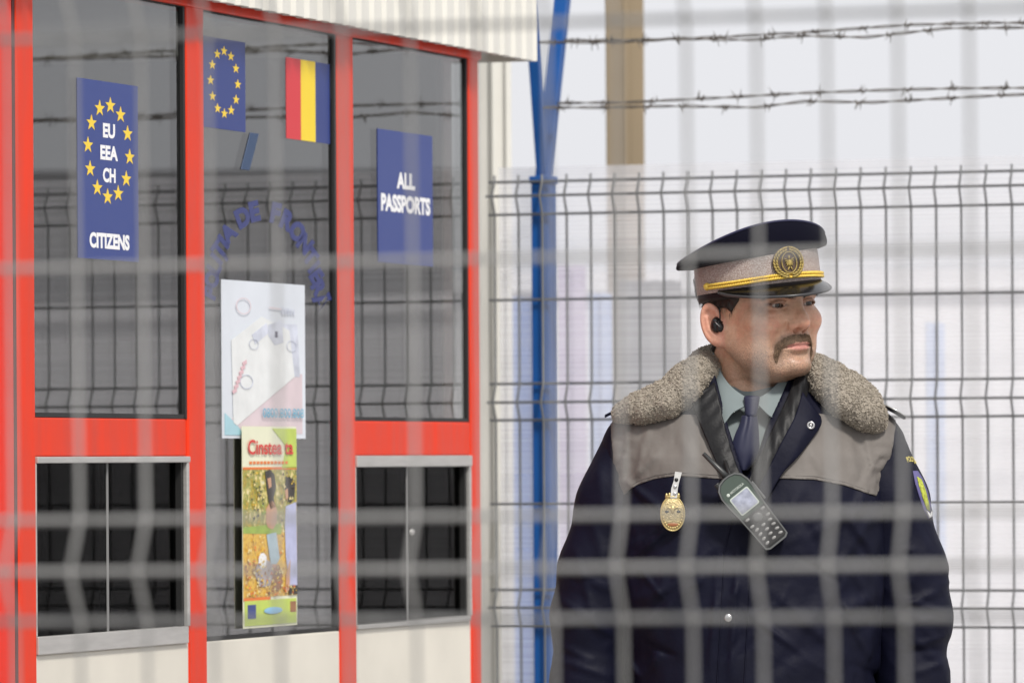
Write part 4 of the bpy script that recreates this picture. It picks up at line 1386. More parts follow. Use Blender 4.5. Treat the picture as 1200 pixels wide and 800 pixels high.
def crease(p, segs):
    """Soft folds along segments in the front view: (x0, z0, x1, z1, width, height)."""
    r = 0
    for x0, z0, x1, z1, w, h in segs:
        dx, dz = x1 - x0, z1 - z0
        t = np.clip(((p[:, 0] - x0) * dx + (p[:, 2] - z0) * dz) / (dx * dx + dz * dz), 0, 1)
        dd = np.hypot(p[:, 0] - x0 - t * dx, p[:, 2] - z0 - t * dz)
        r = r + h * np.exp(-(dd / w) ** 2) * np.sin(math.pi * np.clip(t * 0.96 + 0.02, 0, 1)) ** 0.5
    return r
frng = random.Random(11)
FOLDS = []
def px_fold(x0, y0, x1, y1, w, h): FOLDS.append((OX(x0), OZ(y0), OX(x1), OZ(y1), w / PS, h))
for a in ((730, 560, 800, 620, 5, .004), (735, 640, 815, 600, 6, .004), (760, 700, 830, 640, 7, .004), (1015, 560, 985, 640, 6, .0045),
          (1020, 600, 960, 690, 7, .005), (1000, 660, 930, 740, 7, .004), (740, 740, 800, 690, 6, .0035), (905, 640, 1000, 600, 6, .003),
          (780, 520, 730, 570, 5, .003), (735, 500, 728, 565, 4, .003), (760, 500, 745, 556, 5, .0025), (1010, 500, 1020, 560, 5, .004),
          (990, 510, 1000, 565, 5, .003), (1030, 530, 1000, 575, 4, .003), (940, 520, 960, 556, 6, .002), (800, 500, 812, 556, 7, .0022),
          (860, 640, 850, 790, 4, .004), (838, 640, 826, 790, 4, .0035), (980, 700, 1015, 770, 6, .004), (900, 690, 985, 770, 7, .004)):
    px_fold(*a)
for _ in range(60):
    x, y = frng.uniform(735, 1015), frng.uniform(590, 800)
    an = frng.choice((-1, 1)) * frng.uniform(0.3, 1.1); l = frng.uniform(20, 75)
    px_fold(x, y, x + l * math.cos(an), y + l * math.sin(an), frng.uniform(3, 8), frng.uniform(-0.0035, 0.0045))
def torso_j(p):
    d = torso0(p)
    d = d - 0.0042 * fbm(p * np.array([13, 13, 9]), 3)
    d = np.where(p[:, 1] < 0.03, d - crease(p, FOLDS), d)
    d = np.maximum(d, np.minimum(-wedge(p), d + 0.034))
    d = np.maximum(d, -cone(p, (0.0, 0.028, 1.515), (0.0, 0.028, 1.70), 0.066, 0.085))
    return np.maximum(d, np.maximum(0.83 - p[:, 2], p[:, 2] - 1.560))
V_, Q_ = polygonise(torso_j, (-0.25, -0.19, 0.80), (0.25, 0.19, 1.60), 0.0042)
# the grey yoke: cut out along its seam
px_, py_ = V_[:, 0] * PS + 880, 538.3 - (V_[:, 2] - ZC) * PS
front = V_[:, 1] < 0.03
zb = np.where(px_ < 880, np.interp(px_, [722, 728, 745, 765, 790, 848, 880], [585, 580, 567, 560, 556.5, 561, 561]),
              np.interp(px_, [880, 896, 950, 985, 1012, 1024, 1034], [560, 560, 562, 569, 578.5, 582, 584]))
sd = (zb - py_) / PS
sd = np.where(front, sd, V_[:, 2] - 1.36)
sd = np.minimum(sd, np.where(px_ < 880, px_ - np.interp(py_, [488, 540, 582], [716, 719, 727]), np.interp(py_, [487, 520, 555, 582], [1051, 1045, 1035, 1023]) - px_) / PS)
lapx_l = np.interp(py_, [440, 480, 510, 545, 575], [812, 818, 828, 840, 851])
lapx_r = np.interp(py_, [462, 500, 560], [937, 925, 890])
sd = np.where(front, np.minimum(sd, np.maximum((lapx_l - px_) / PS, (px_ - lapx_r) / PS)), sd)
ztop = np.where(px_ < 880, np.interp(px_, [742, 772, 800, 830], [460, 483, 486, 487]), np.interp(px_, [930, 957, 985, 1000, 1016], [484, 486, 492, 494, 470]))
sd = np.where(front, np.minimum(sd, (py_ - ztop) / PS), sd)
V2, ypos, yneg = clip_tris(V_, Q_, sd)
NV, NF, _ = compact(V2, yneg)
jacket = arrays_mesh("jacket", NV, NF, M['navy'], person)
YV, YF, _ = compact(V2, ypos)
gr = grad(torso0, YV, 0.003)
YV = YV + gr * 0.0016
pk = noise(np.c_[YV[:, 0] * 60, YV[:, 1] * 60, YV[:, 2] * 160])
pk2 = noise(np.c_[YV[:, 0] * 160, YV[:, 1] * 60, YV[:, 2] * 50])
ex = np.minimum(np.abs(np.abs(YV[:, 0]) - 0.195) / 0.03, 1)
pk3 = 1 - np.abs(noise(np.c_[YV[:, 0] * 26 + YV[:, 2] * 14, YV[:, 1] * 20, YV[:, 2] * 17 - YV[:, 0] * 9]))
YV = YV + gr * (0.0022 * pk * (1 - ex) + 0.0006 * pk2 + 0.0022 * (pk3 - 0.7))[:, None]
yoke = arrays_mesh("yoke", YV, YF, M['yoke'], jacket)
so = yoke.modifiers.new("thick", 'SOLIDIFY'); so.thickness = 0.002; so.offset = -1

def sleeve_sdf(s):
    ch = [(0.180 * s + 0.006, 0.016, 1.446, 0.052), (0.200 * s + 0.004, 0.016, 1.360, 0.0645), (0.229 * s + 0.003, 0.016, 1.255, 0.0640),
          (0.242 * s, 0.012, 1.185, 0.0600), (0.2475 * s - 0.002, 0.004, 1.090, 0.0525), (0.246 * s, -0.015, 0.980, 0.0480), (0.240 * s, -0.040, 0.870, 0.0440)]
    rg = random.Random(5 + s)
    segs = []
    X = lambda px: OX(px)
    if s < 0:
        L = ((655, 700, 720, 745, 5, .006), (660, 660, 715, 690, 6, .004), (650, 735, 700, 715, 4, .005), (690, 600, 715, 680, 7, .004), (700, 530, 705, 600, 6, .003),
             (650, 770, 715, 790, 5, .005), (672, 640, 700, 740, 5, .004), (652, 752, 690, 770, 4, .004))
    else:
        L = ((1105, 690, 1040, 715, 5, .006), (1108, 720, 1050, 700, 4, .005), (1100, 650, 1050, 690, 6, .004), (1060, 560, 1045, 650, 6, .004), (1108, 745, 1050, 760, 4, .005),
             (1050, 730, 1100, 780, 5, .004), (1062, 600, 1090, 650, 5, .003), (1108, 775, 1060, 790, 4, .004))
    for a in L: segs.append((OX(a[0]), OZ(a[1]), OX(a[2]), OZ(a[3]), a[4] / PS, a[5]))
    for _ in range(16):
        y = rg.uniform(560, 830); x = np.interp(y, [560, 720, 830], [708, 680, 685]) if s < 0 else np.interp(y, [560, 720, 830], [1055, 1080, 1075])
        x += rg.uniform(-25, 25); an = rg.uniform(-0.6, 0.6); l = rg.uniform(15, 40)
        segs.append((OX(x), OZ(y), OX(x + l * math.cos(an)), OZ(y + l * math.sin(an)), rg.uniform(3, 6) / PS, rg.uniform(-0.003, 0.004)))
    def f_(p):
        d = chain(p, ch, 0.02)
        z = p[:, 2]
        el = np.exp(-((z - 1.15) / 0.09) ** 2)
        rg_ = 1 - np.abs(noise(np.c_[p[:, 0] * 9, p[:, 1] * 9 + 3, z * 26 + p[:, 0] * s * 22]))
        d = d - 0.0045 * el * (rg_ - 0.6) - 0.0030 * fbm(p * np.array([15, 15, 10]) + s, 2)
        d = np.where(p[:, 1] < 0.03, d - 0.75 * crease(p, segs), d)
        return np.maximum(d, 0.872 - z)
    return f_
slv = {}
for s in (-1, 1):
    f_ = sleeve_sdf(s)
    lo = (-0.34, -0.12, 0.85) if s < 0 else (0.10, -0.12, 0.85)
    hi = (-0.10, 0.11, 1.52) if s < 0 else (0.34, 0.11, 1.52)
    Vs, Qs = polygonise(f_, lo, hi, 0.0042)
    slv[s] = (arrays_mesh("sleeve", Vs, Qs, M['navy'], jacket), Vs, Qs)

allV = np.concatenate([V_, slv[-1][1], slv[1][1]])
allQ = np.concatenate([Q_, slv[-1][2] + len(V_), slv[1][2] + len(V_) + len(slv[-1][1])])
JB = BVHTree.FromPolygons([tuple(v) for v in allV], [tuple(int(i) for i in f) for f in allQ])
TORSO = BVHTree.FromPolygons([tuple(v) for v in V_], [tuple(int(i) for i in f) for f in Q_])
def front_y(px, py, tree=None):
    h = (tree or JB).ray_cast(Vector((OX(px), -1.0, OZ(py))), Vector((0, 1, 0)))
    return h[0].y if h[0] is not None else 0.0
def OP(px, py, off=0.0, y=None):
    return Vector((OX(px), (front_y(px, py) if y is None else y) - off, OZ(py)))

def catmull(P_, t):
    n = len(P_)
    i = min(int(t), n - 2); f = t - i
    p0, p1, p2, p3 = P_[max(i - 1, 0)], P_[i], P_[i + 1], P_[min(i + 2, n - 1)]
    return 0.5 * ((2 * p1) + (p2 - p0) * f + (2 * p0 - 5 * p1 + 4 * p2 - p3) * f * f + (3 * p1 - p0 - 3 * p2 + p3) * f ** 3)
def sheet(name, rows, thick, m, parent, nu=24, nv=12, fn=None):
    """Smooth sheet through a grid of 3-D points, given a thickness."""
    rows = [[Vector(p) for p in r] for r in rows]
    vs = []
    for j in range(nv + 1):
        for i in range(nu + 1):
            tv = j / nv * (len(rows) - 1)
            cols = [catmull(r, i / nu * (len(r) - 1)) for r in rows]
            p = catmull(cols, tv)
            if fn: p = fn(p, i / nu, j / nv)
            vs.append(p)
    fs = [(j * (nu + 1) + i, j * (nu + 1) + i + 1, (j + 1) * (nu + 1) + i + 1, (j + 1) * (nu + 1) + i) for j in range(nv) for i in range(nu)]
    o = arrays_mesh(name, vs, fs, m, parent)
    me = o.data
    bm = bmesh.new(); bm.from_mesh(me)
    if sum(f.normal.y for f in bm.faces) > 0:
        bmesh.ops.reverse_faces(bm, faces=bm.faces)
    bm.to_mesh(me); bm.free()
    if thick:
        s_ = o.modifiers.new("thick", 'SOLIDIFY'); s_.thickness = thick; s_.offset = -1
    return o

# shirt, collar and tie
def shirt_sdf(p):
    d = torso0(p) + 0.022
    w = wedge(p) - 0.024
    return np.maximum(np.maximum(d, w), np.maximum(OZ(536) - p[:, 2], p[:, 2] - OZ(452)))
Vs, Qs = polygonise(shirt_sdf, (-0.12, -0.16, 1.38), (0.12, 0.05, 1.56), 0.004)
shirt = arrays_mesh("shirt", Vs, Qs, M['shirt'], person)
SB = BVHTree.FromPolygons([tuple(v) for v in Vs], [tuple(int(i) for i in f) for f in Qs])
def Q3(px, py, y): return Vector((OX(px), y, OZ(py)))
sheet("collar_leaf", [[Q3(836, 412, 0.002), Q3(845, 437, -0.034), Q3(858, 455, -0.056), Q3(876, 468, -0.070)],
                      [Q3(834, 432, -0.010), Q3(842, 463, -0.056), Q3(856, 473, -0.072), Q3(875, 471, -0.076)],
                      [Q3(832, 455, -0.026), Q3(841, 497, -0.085), Q3(857, 483, -0.083), Q3(873, 475, -0.080)]], 0.0022, M['shirt'], shirt)
sheet("collar_leaf", [[Q3(884, 468, -0.070), Q3(898, 460, -0.060), Q3(912, 447, -0.044), Q3(926, 428, -0.018)],
                      [Q3(885, 471, -0.076), Q3(901, 476, -0.074), Q3(915, 461, -0.058), Q3(929, 442, -0.030)],
                      [Q3(887, 475, -0.080), Q3(905, 490, -0.084), Q3(918, 472, -0.066), Q3(932, 455, -0.044)]], 0.0022, M['shirt'], shirt)
tie_rows = []
for (xc, yy, hw, y0) in ((876, 487, 9, -0.090), (875, 497, 11, -0.097), (872, 512, 14.5, -0.103), (870, 528, 16.5, -0.107), (868.5, 541, 12, -0.108), (868, 551, 5, -0.108)):
    tie_rows.append([Q3(xc - hw, yy, y0 + 0.006), Q3(xc - hw * 0.5, yy, y0 - 0.001), Q3(xc, yy, y0 - 0.003), Q3(xc + hw * 0.5, yy, y0 - 0.0005), Q3(xc + hw, yy, y0 + 0.006)])
tie = sheet("tie", tie_rows, 0.003, M['tie'], person, 20, 24,
            lambda p, u, v: p + Vector((0, 0.003 * math.exp(-((u - 0.38) / 0.08) ** 2) * max(0, 1 - v * 1.6), 0)))
kc = (Q3(879, 464, -0.076), Q3(877.5, 489, -0.087))
def knot_sdf(p):
    t = np.clip((kc[0].z - p[:, 2]) / (kc[0].z - kc[1].z), 0, 1)
    cx = kc[0].x + (kc[1].x - kc[0].x) * t; cy = kc[0].y + (kc[1].y - kc[0].y) * t
    hw = 0.0128 - 0.0042 * t
    d = (np.hypot((p[:, 0] - cx) / hw, (p[:, 1] - cy) / 0.0078) - 1) * 0.0078
    d = smax(d, np.maximum(p[:, 2] - kc[0].z, kc[1].z - p[:, 2]), 0.0045)
    return d
Vs, Qs = polygonise(knot_sdf, (kc[1].x - 0.03, -0.12, kc[1].z - 0.01), (kc[0].x + 0.03, -0.05, kc[0].z + 0.01), 0.0016)
arrays_mesh("knot", Vs, Qs, M['tie'], tie)

# black trim with the zip, and the crossing flap
def on(px, py, off): return OP(px, py, off)
rowsL = [[on(x, y, o) for x, y, o in r] for r in (
    ((808, 466, .018), (813, 484, .014), (823, 510, .010), (837, 545, .008), (850, 578, .006)),
    ((822, 458, .020), (827, 480, .016), (836, 508, .013), (847, 542, .010), (859, 574, .008)))]
edgeL = [(836, 448, -0.062), (841, 470, -0.085), (847, 502, -0.106), (857, 537, -0.122), (868, 566, -0.134)]
rowsL.append([Q3(x, y, d) for x, y, d in edgeL])
trim = sheet("front_trim", rowsL, 0.004, M['black'], jacket, 30, 10, lambda p, u, v: p + Vector((0, -0.0012 * math.sin(u * 46 + v * 5), 0)))
rowsR = [[Q3(x, y, d) for x, y, d in ((935, 432, -0.035), (922, 462, -0.075), (905, 496, -0.103), (888, 530, -0.122), (872, 564, -0.134))],
         [Q3(x, y, d) for x, y, d in ((942, 442, -0.050), (930, 470, -0.088), (913, 503, -0.113), (896, 537, -0.130), (877, 574, -0.138))],
         [on(x, y, o) for x, y, o in ((948, 452, .020), (938, 480, .018), (921, 512, .014), (904, 546, .010), (882, 584, .006))]]
trimR = sheet("front_trim", rowsR, 0.004, M['black'], jacket, 30, 10, lambda p, u, v: p + Vector((0, -0.0014 * math.sin(u * 40 - v * 9), 0)))
rowsF = [[on(x, y, o) for x, y, o in ((938, 460, .026), (928, 488, .024), (911, 519, .018), (894, 552, .014), (872, 592, .010))],
         [on(x, y, o) for x, y, o in ((949, 476, .022), (943, 500, .020), (924, 533, .015), (906, 562, .012), (884, 600, .008))],
         [on(x, y, o) for x, y, o in ((959, 489, .015), (957, 502, .013), (930, 536, .010), (905, 562, .008), (892, 590, .006))]]
flap = sheet("front_flap", rowsF, 0.003, M['navy'], jacket, 26, 12)
mb = MB()
for (a0, a1, nn, yo) in (((827, 452, -0.082), (851, 546, -0.134), 46, 0), ((937, 452, -0.084), (884, 556, -0.142), 50, 0)):
    for k in range(nn):
        t = k / (nn - 1)
        bow = 5 * math.sin(math.pi * t) * (-1 if a0[0] < 880 else 1) * 0.35
        x = a0[0] + (a1[0] - a0[0]) * t + bow; y = a0[1] + (a1[1] - a0[1]) * t
        tr_ = trim if a0[0] < 880 else trimR
        hh = None
        c = Q3(x, y, a0[2] + (a1[2] - a0[2]) * t - 0.006)
        mb.ball(c, (0.0012, 0.0016, 0.0008), 6)
ZIP = mb
def press_stud(px, py, off, r, parent):
    c = OP(px, py, off)
    mb = MB()
    mb.tube([c + Vector((r * math.cos(2 * math.pi * k / 20), -0.001, r * math.sin(2 * math.pi * k / 20))) for k in range(21)], r * 0.38, 6, caps=False)
    mb.ball(c + Vector((0, 0, 0)), (r * 0.55, 0.0012, r * 0.55), 10)
    return mb.build("press_stud", M['steel'], parent, smooth=True)
press_stud(946, 499, 0.0215, 0.0046, flap)
c = OP(848, 720, 0.001)
mb = MB(); mb.ball(c, (0.0066, 0.0035, 0.0066), 16); mb.build("press_stud", M['steel'], jacket, smooth=True)
# placket seam lines down the front
mb = MB()
for dx in (-17, 14):
    pts = [OP(864 + dx * 0.6 - 14 * k / 24 + dx * 0.4 * min(1, k / 4), 606 + 9 * k, 0.0006) for k in range(25)]
    mb.tube(pts, 0.0012, 5)
mb.build("placket_seam", M['navy'], jacket, smooth=True)
M["thread"] = mat("grey thread", (0.12, 0.11, 0.105), 0.8)
# stitching along the yoke's edge
for run in ([(728 + k * 2.0, float(np.interp(728 + k * 2.0, [722, 728, 745, 765, 790, 848, 880], [585, 580, 567, 560, 556.5, 561, 561])) - 4) for k in range(2, 58)],
            [(900 + k * 2.0, float(np.interp(900 + k * 2.0, [880, 896, 950, 985, 1012, 1024, 1034], [560, 560, 562, 569, 578.5, 582, 584])) - 4) for k in range(2, 60)]):
    mb = MB()
    for i in range(0, len(run) - 1):
        a, b = OP(*run[i], 0.0022), OP(*run[i + 1], 0.0022)
        mb.tube([a, a.lerp(b, 0.72)], 0.0005, 4)
    mb.build("stitching", M["thread"], yoke)
# shoulder strap on the far shoulder and the tip of the near one
def strap(pts, w, parent):
    mb = MB()
    n = len(pts)
    v = []
    for i, (p, s_) in enumerate(pts):
        v += [p + Vector((0, -w, -0.002)), p + Vector((0, -w, 0.003)), p + Vector((0, w, 0.003)), p + Vector((0, w, -0.002))]
    f_ = [(3, 2, 1, 0), tuple(4 * (n - 1) + k for k in range(4))]
    for i in range(n - 1):
        for k in range(4):
            f_.append((4 * i + k, 4 * i + (k + 1) % 4, 4 * i + 4 + (k + 1) % 4, 4 * i + 4 + k))
    mb.add(v, f_)
    o = mb.build("epaulette", M['navy'], parent, bevel=0.001)
    return o
e1 = strap([(Q3(1018, 472, -0.002), 0), (Q3(1036, 477, -0.004), 0), (Q3(1050, 484.5, -0.006), 0), (Q3(1060, 491, -0.008), 0)], 0.022, jacket)
mb = MB(); mb.tube([Q3(1034, 474.6, -0.028), Q3(1049, 481.6, -0.030), Q3(1059, 488.5, -0.031)], [0.0012, 0.0016, 0.0008], 6); mb.build("strap_edge", M['steel'], e1, smooth=True)
strap([(Q3(745, 474, -0.002), 0), (Q3(728, 479.5, -0.004), 0), (Q3(714, 484.5, -0.006), 0), (Q3(709, 487, -0.008), 0)], 0.020, jacket)

# fleece collar
FL = [[(0.0, 0.098, 1.570, 0.032), (-0.042, 0.088, 1.572, 0.030), (-0.064, 0.045, 1.566, 0.029), (-0.072, 0.000, 1.555, 0.029), (-0.102, -0.030, 1.539, 0.027), (-0.140, -0.040, 1.519, 0.021), (-0.172, -0.036, 1.506, 0.0165), (-0.198, -0.026, 1.499, 0.010)],
      [(-0.076, -0.028, 1.560, 0.020), (-0.098, -0.062, 1.532, 0.020), (-0.128, -0.066, 1.512, 0.0175), (-0.165, -0.056, 1.500, 0.0140), (-0.195, -0.038, 1.496, 0.010)]]
FR = [[(0.0, 0.098, 1.570, 0.032), (0.048, 0.088, 1.572, 0.030), (0.082, 0.050, 1.564, 0.028), (0.100, 0.018, 1.556, 0.028), (0.119, -0.010, 1.545, 0.027), (0.144, -0.034, 1.529, 0.0275), (0.170, -0.036, 1.509, 0.026), (0.186, -0.034, 1.494, 0.018)],
      [(0.100, -0.012, 1.550, 0.022), (0.116, -0.044, 1.536, 0.024), (0.138, -0.066, 1.513, 0.024), (0.168, -0.060, 1.494, 0.020), (0.184, -0.048, 1.482, 0.014)]]
def fleece0(p):
    d = None
    for ch in FL + FR:
        e = chain(p, ch, 0.012)
        d = e if d is None else smin(d, e, 0.022)
    return d
def fleece_sdf(p):
    d = fleece0(p)
    d = d - 0.0015 * noise(p * 95) - 0.0015 * (1 - 2 * np.abs(noise(p * 230 + 5))) - 0.0018 * noise(p * 28)
    return d
Vf, Qf = polygonise(fleece_sdf, (-0.24, -0.12, 1.45), (0.24, 0.15, 1.64), 0.0022)
nf = noise(Vf * 150); nf2 = noise(Vf * 30)
fcol = np.array([0.31, 0.275, 0.23]) * (1 + 0.16 * nf + 0.10 * nf2)[:, None]
M['fleece'] = mat("curly fleece", (0.36, 0.31, 0.25), 0.95, spec=0.1, attr="tint", bump=0.8, bscale=520, bdist=0.003)
M['curl'] = mat("fleece curls", (0.36, 0.32, 0.265), 0.95, spec=0.08, var=0.35, vscale=220)
fleece = arrays_mesh("fleece_collar", Vf, Qf, M['fleece'], jacket, attrs={"tint": np.clip(fcol, 0.02, 1)})
Gf = grad(fleece0, Vf, 0.004)
mb = MB()
sel = RNG.permutation(len(Vf))[:15000]
vs, fs = [], []
for i in sel:
    p = Vector(Vf[i]); n = Vector(Gf[i])
    if p.y > 0.09: continue
    a = n.orthogonal().normalized(); a.rotate(Matrix.Rotation(random.uniform(0, 6.28), 3, n)); b = n.cross(a)
    r = random.uniform(0.0005, 0.0011); w0 = random.uniform(0, 6.28)
    pts = [p + n * (0.0000 + 0.0005 * k) + (a * math.cos(w0 + k * 1.3) + b * math.sin(w0 + k * 1.3)) * r for k in range(4)]
    mb.tube(pts, [0.0007, 0.0010, 0.0009, 0.0004], 3, caps=False)
mb.build("curls", M['curl'], fleece, smooth=True)

# sleeve patch on the far arm
def on_sleeve(px, py, off):
    h = JB.ray_cast(Vector((OX(px), -1.0, OZ(py))), Vector((0, 1, 0)))
    if h[0] is None:
        h = JB.find_nearest(Vector((OX(px), -0.02, OZ(py))))
    return h[0] + h[1] * off
def patch(outline, m, name, parent, off):
    c = sum((Vector((x, y, 0)) for x, y in outline), Vector()) / len(outline)
    mb = MB(); vs = []; n = len(outline)
    for r_ in (0.0, 0.5, 1.0):
        for x, y in outline:
            vs.append(on_sleeve(c.x + (x - c.x) * r_, c.y + (y - c.y) * r_, off))
    fs = []
    for j in range(2):
        for k in range(n):
            fs.append((j * n + k, j * n + (k + 1) % n, (j + 1) * n + (k + 1) % n, (j + 1) * n + k))
    mb.add(vs, fs)
    o = mb.build(name, m, parent, smooth=True, weld=True)
    s_ = o.modifiers.new("thick", 'SOLIDIFY'); s_.thickness = 0.0012
    return o
rs = slv[1][0]
pt = patch([(1068, 553), (1074, 553), (1080, 562), (1086, 578), (1090, 594), (1091, 606), (1086, 609), (1080, 598), (1074, 580), (1070, 566)], mat("violet patch border", (0.10, 0.09, 0.22), 0.8), "arm_patch", rs, 0.0016)
patch([(1072, 560), (1077, 563), (1082, 576), (1086, 592), (1087, 600), (1083, 597), (1078, 583), (1074, 570)], mat("yellow green shield", (0.36, 0.40, 0.05), 0.8, var=0.5, vscale=260), "shield", pt, 0.0030)
patch([(1081, 598), (1087, 603), (1090, 599), (1090, 606), (1086, 608)], M['white'], "shield_tip", pt, 0.0032)
mb = MB()
vs, fs = text_mesh("POLI\u021aIA", 0.013, 0.0004)
xs_ = [v[0] for v in vs]; w_ = max(xs_) - min(xs_)
vv = []
for v in vs:
    t = (v[0] - min(xs_)) / w_
    vv.append(on_sleeve(1061.5 + 12.5 * t - v[1] * 260, 543 + 2.5 * math.sin(math.pi * t) * -1 + 3.5 * t - v[1] * 640, 0.0022))
mb.add(vv, fs)
mb.build("arm_lettering", mat("yellow embroidery", (0.55, 0.46, 0.10), 0.7), rs)

# trousers and boots (below the frame)
def legs(p):
    d = chain(p, [(0, 0.015, 1.00, 0.150), (0, 0.015, 0.90, 0.152)])
    for s in (-1, 1):
        d = smin(d, chain(p, [(0.092 * s, 0.015, 0.86, 0.098), (0.104 * s, 0.012, 0.50, 0.080), (0.110 * s, 0.024, 0.07, 0.068)]), 0.03)
    return np.maximum(d - 0.003 * fbm(p * np.array([14, 14, 9]), 2), 0.045 - p[:, 2])
Vs, Qs = polygonise(legs, (-0.2, -0.16, 0.03), (0.2, 0.19, 1.05), 0.008)
arrays_mesh("trousers", Vs, Qs, M['trouser'], person)
for s in (-1, 1):
    def boot(p):
        d = chain(p, [(0.110 * s, 0.035, 0.16, 0.054), (0.112 * s, 0.035, 0.055, 0.052)])
        d = smin(d, chain(p, [(0.114 * s, 0.0, 0.052, 0.046), (0.132 * s, -0.185, 0.040, 0.040)]), 0.03)
        d = smin(d, np.maximum(chain(p, [(0.112 * s, 0.045, 0.01, 0.056), (0.134 * s, -0.190, 0.01, 0.050)]), p[:, 2] - 0.026), 0.004)
        return np.maximum(d, np.maximum(0.0 - p[:, 2], p[:, 2] - 0.19))
    Vs, Qs = polygonise(boot, (0.11 * s - 0.12, -0.26, -0.01), (0.11 * s + 0.12, 0.12, 0.21), 0.007)
    arrays_mesh("boot", Vs, Qs, M['boot'], person)

# ---------------------------------------------------------------- things he wears clipped on
# earpiece
def head_hit(x, z, off):
    h = headbvh.ray_cast(Vector((x, -0.2, z)), Vector((0, 1, 0)))
    return h
wb = BVHTree.FromPolygons([tuple(v) for v in WV], [tuple(int(i) for i in f) for f in HQ])
def face_pt(px, py, off):
    h = wb.ray_cast(Vector((OX(px), -1, OZ(py))), Vector((0, 1, 0)))
    return (h[0] if h[0] is not None else Vector((OX(px), 0, OZ(py)))) + Vector((0, -off, 0))
base = po_.copy(); base.z = 0
ep = empty("earpiece", (po_.x, po_.y, 0), label="small black earpiece in the officer's ear, with a thin wire", cat="earpiece")
c = face_pt(840, 381, 0.002)
mb = MB(); mb.ball(c, (0.0100, 0.0085, 0.0125), 16); mb.ball(c + Vector((0.004, -0.006, -0.004)), (0.0062, 0.0050, 0.0078), 12); mb.ball(c + Vector((-0.003, -0.005, 0.005)), (0.0052, 0.0050, 0.0050), 12)
mb.build("bud", mat("black plastic", (0.010, 0.010, 0.011), 0.25), ep, smooth=True)
mb = MB(); mb.tube([c + Vector((-0.004, -0.0095, 0.004)), c + Vector((0.004, -0.0105, -0.004))], 0.0006, 5); mb.build("rib", M['steel'], ep, smooth=True)
mb = MB(); mb.tube([c + Vector((0.004, -0.006, 0.004)), face_pt(843, 370, 0.003), face_pt(842.5, 360, 0.004), face_pt(841, 349, 0.006)], 0.0011, 6)
mb.build("wire", mat("black wire", (0.01, 0.01, 0.01), 0.4), ep, smooth=True)

# handheld radio
M['r_body'] = mat("dark grey radio plastic", (0.030, 0.032, 0.032), 0.38, var=0.1, vscale=120)
M['r_edge'] = mat("grey radio bezel", (0.13, 0.135, 0.135), 0.32, metal=0.2)
M['r_face'] = mat("grey green radio face", (0.062, 0.084, 0.070), 0.35)
M['r_keyp'] = mat("dark keypad", (0.035, 0.035, 0.036), 0.4)
M['r_key'] = mat("pale grey key", (0.27, 0.27, 0.265), 0.4)
M['r_frame'] = mat("light screen frame", (0.50, 0.55, 0.50), 0.3)
M['r_lcd'] = mat("grey lilac display", (0.32, 0.34, 0.42), 0.12, var=0.3, vscale=90, coat=0.3)
rc = Vector((OX(873.5), min(front_y(879, 597), front_y(860, 575), front_y(900, 620)) - 0.030, OZ(594.5)))
radio = empty("handheld_radio", (po_.x + rc.x, po_.y + rc.y, rc.z), label="black handheld radio with grey screen and keypad hanging across the officer's chest", cat="radio")
radio.rotation_euler = (0, R(-38.5), 0)
prof = [(-0.0210, -0.063), (-0.0150, -0.0665), (0.0150, -0.0665), (0.0210, -0.063), (0.0222, -0.03), (0.0235, 0.0), (0.0258, 0.025), (0.0260, 0.038), (0.0225, 0.050), (0.0150, 0.0575), (0.005, 0.0600), (-0.005, 0.0600), (-0.0150, 0.0575), (-0.0225, 0.050), (-0.0260, 0.038), (-0.0258, 0.025), (-0.0235, 0.0), (-0.0222, -0.03)]
def sc(k, dz=0): return [(x * k, z * k + dz) for x, z in prof]
mb = MB(); mb.prism(prof, -0.010, 0.018); mb.build("case", M['r_body'], radio, bevel=0.004, smooth=False)
mb = MB()
inner = [(x * 0.90, z * 0.955) for x, z in prof]
n = len(prof)
v = [(x * 0.985, -0.0128, z * 0.99) for x, z in prof] + [(x, -0.0128, z) for x, z in inner] + [(x * 0.985, -0.0095, z * 0.99) for x, z in prof] + [(x, -0.0095, z) for x, z in inner]
f_ = []
for i in range(n):
    j = (i + 1) % n
    f_ += [(i, j, n + j, n + i), (2 * n + i, i, j, 2 * n + j)[::-1], (n + i, n + j, 3 * n + j, 3 * n + i)]
mb.add(v, f_)
mb.build("bezel", M['r_edge'], radio)
mb = MB(); mb.prism([(x, z) for x, z in inner if z > -0.012] + [(-0.0212, -0.010), (0.0212, -0.010)][::1], -0.0122, -0.0105)
up = [(x * 0.88, z * 0.94) for x, z in prof if z > 0.02]
mb = MB(); mb.prism([(0.0205, -0.006)] + up + [(-0.0205, -0.006)], -0.0118, -0.0102); mb.build("face_plate", M['r_face'], radio)
mb = MB(); mb.prism([(-0.0190, -0.0605), (0.0190, -0.0605), (0.0205, -0.0066), (-0.0205, -0.0066)], -0.0116, -0.0102); mb.build("keypad", M['r_keyp'], radio)
def rrect(w, h, r, cx, cz, n=5):
    out_ = []
    for (sx, sz, a0) in ((1, 1, 0), (-1, 1, 90), (-1, -1, 180), (1, -1, 270)):
        for k in range(n + 1):
            a = R(a0 + 90 * k / n)
            out_.append((cx + sx * (w - r) + r * math.cos(a), cz + sz * (h - r) + r * math.sin(a)))
    return out_
mb = MB(); mb.prism(rrect(0.0170, 0.0155, 0.003, 0, 0.0145), -0.0132, -0.0116); mb.build("screen_frame", M['r_frame'], radio)
mb = MB(); mb.prism(rrect(0.0152, 0.0137, 0.002, 0, 0.0145), -0.0136, -0.0130); mb.build("screen", M['r_lcd'], radio)
mb = MB()
vs, fs = text_mesh("MOTOROLA", 0.0052, 0.0001)
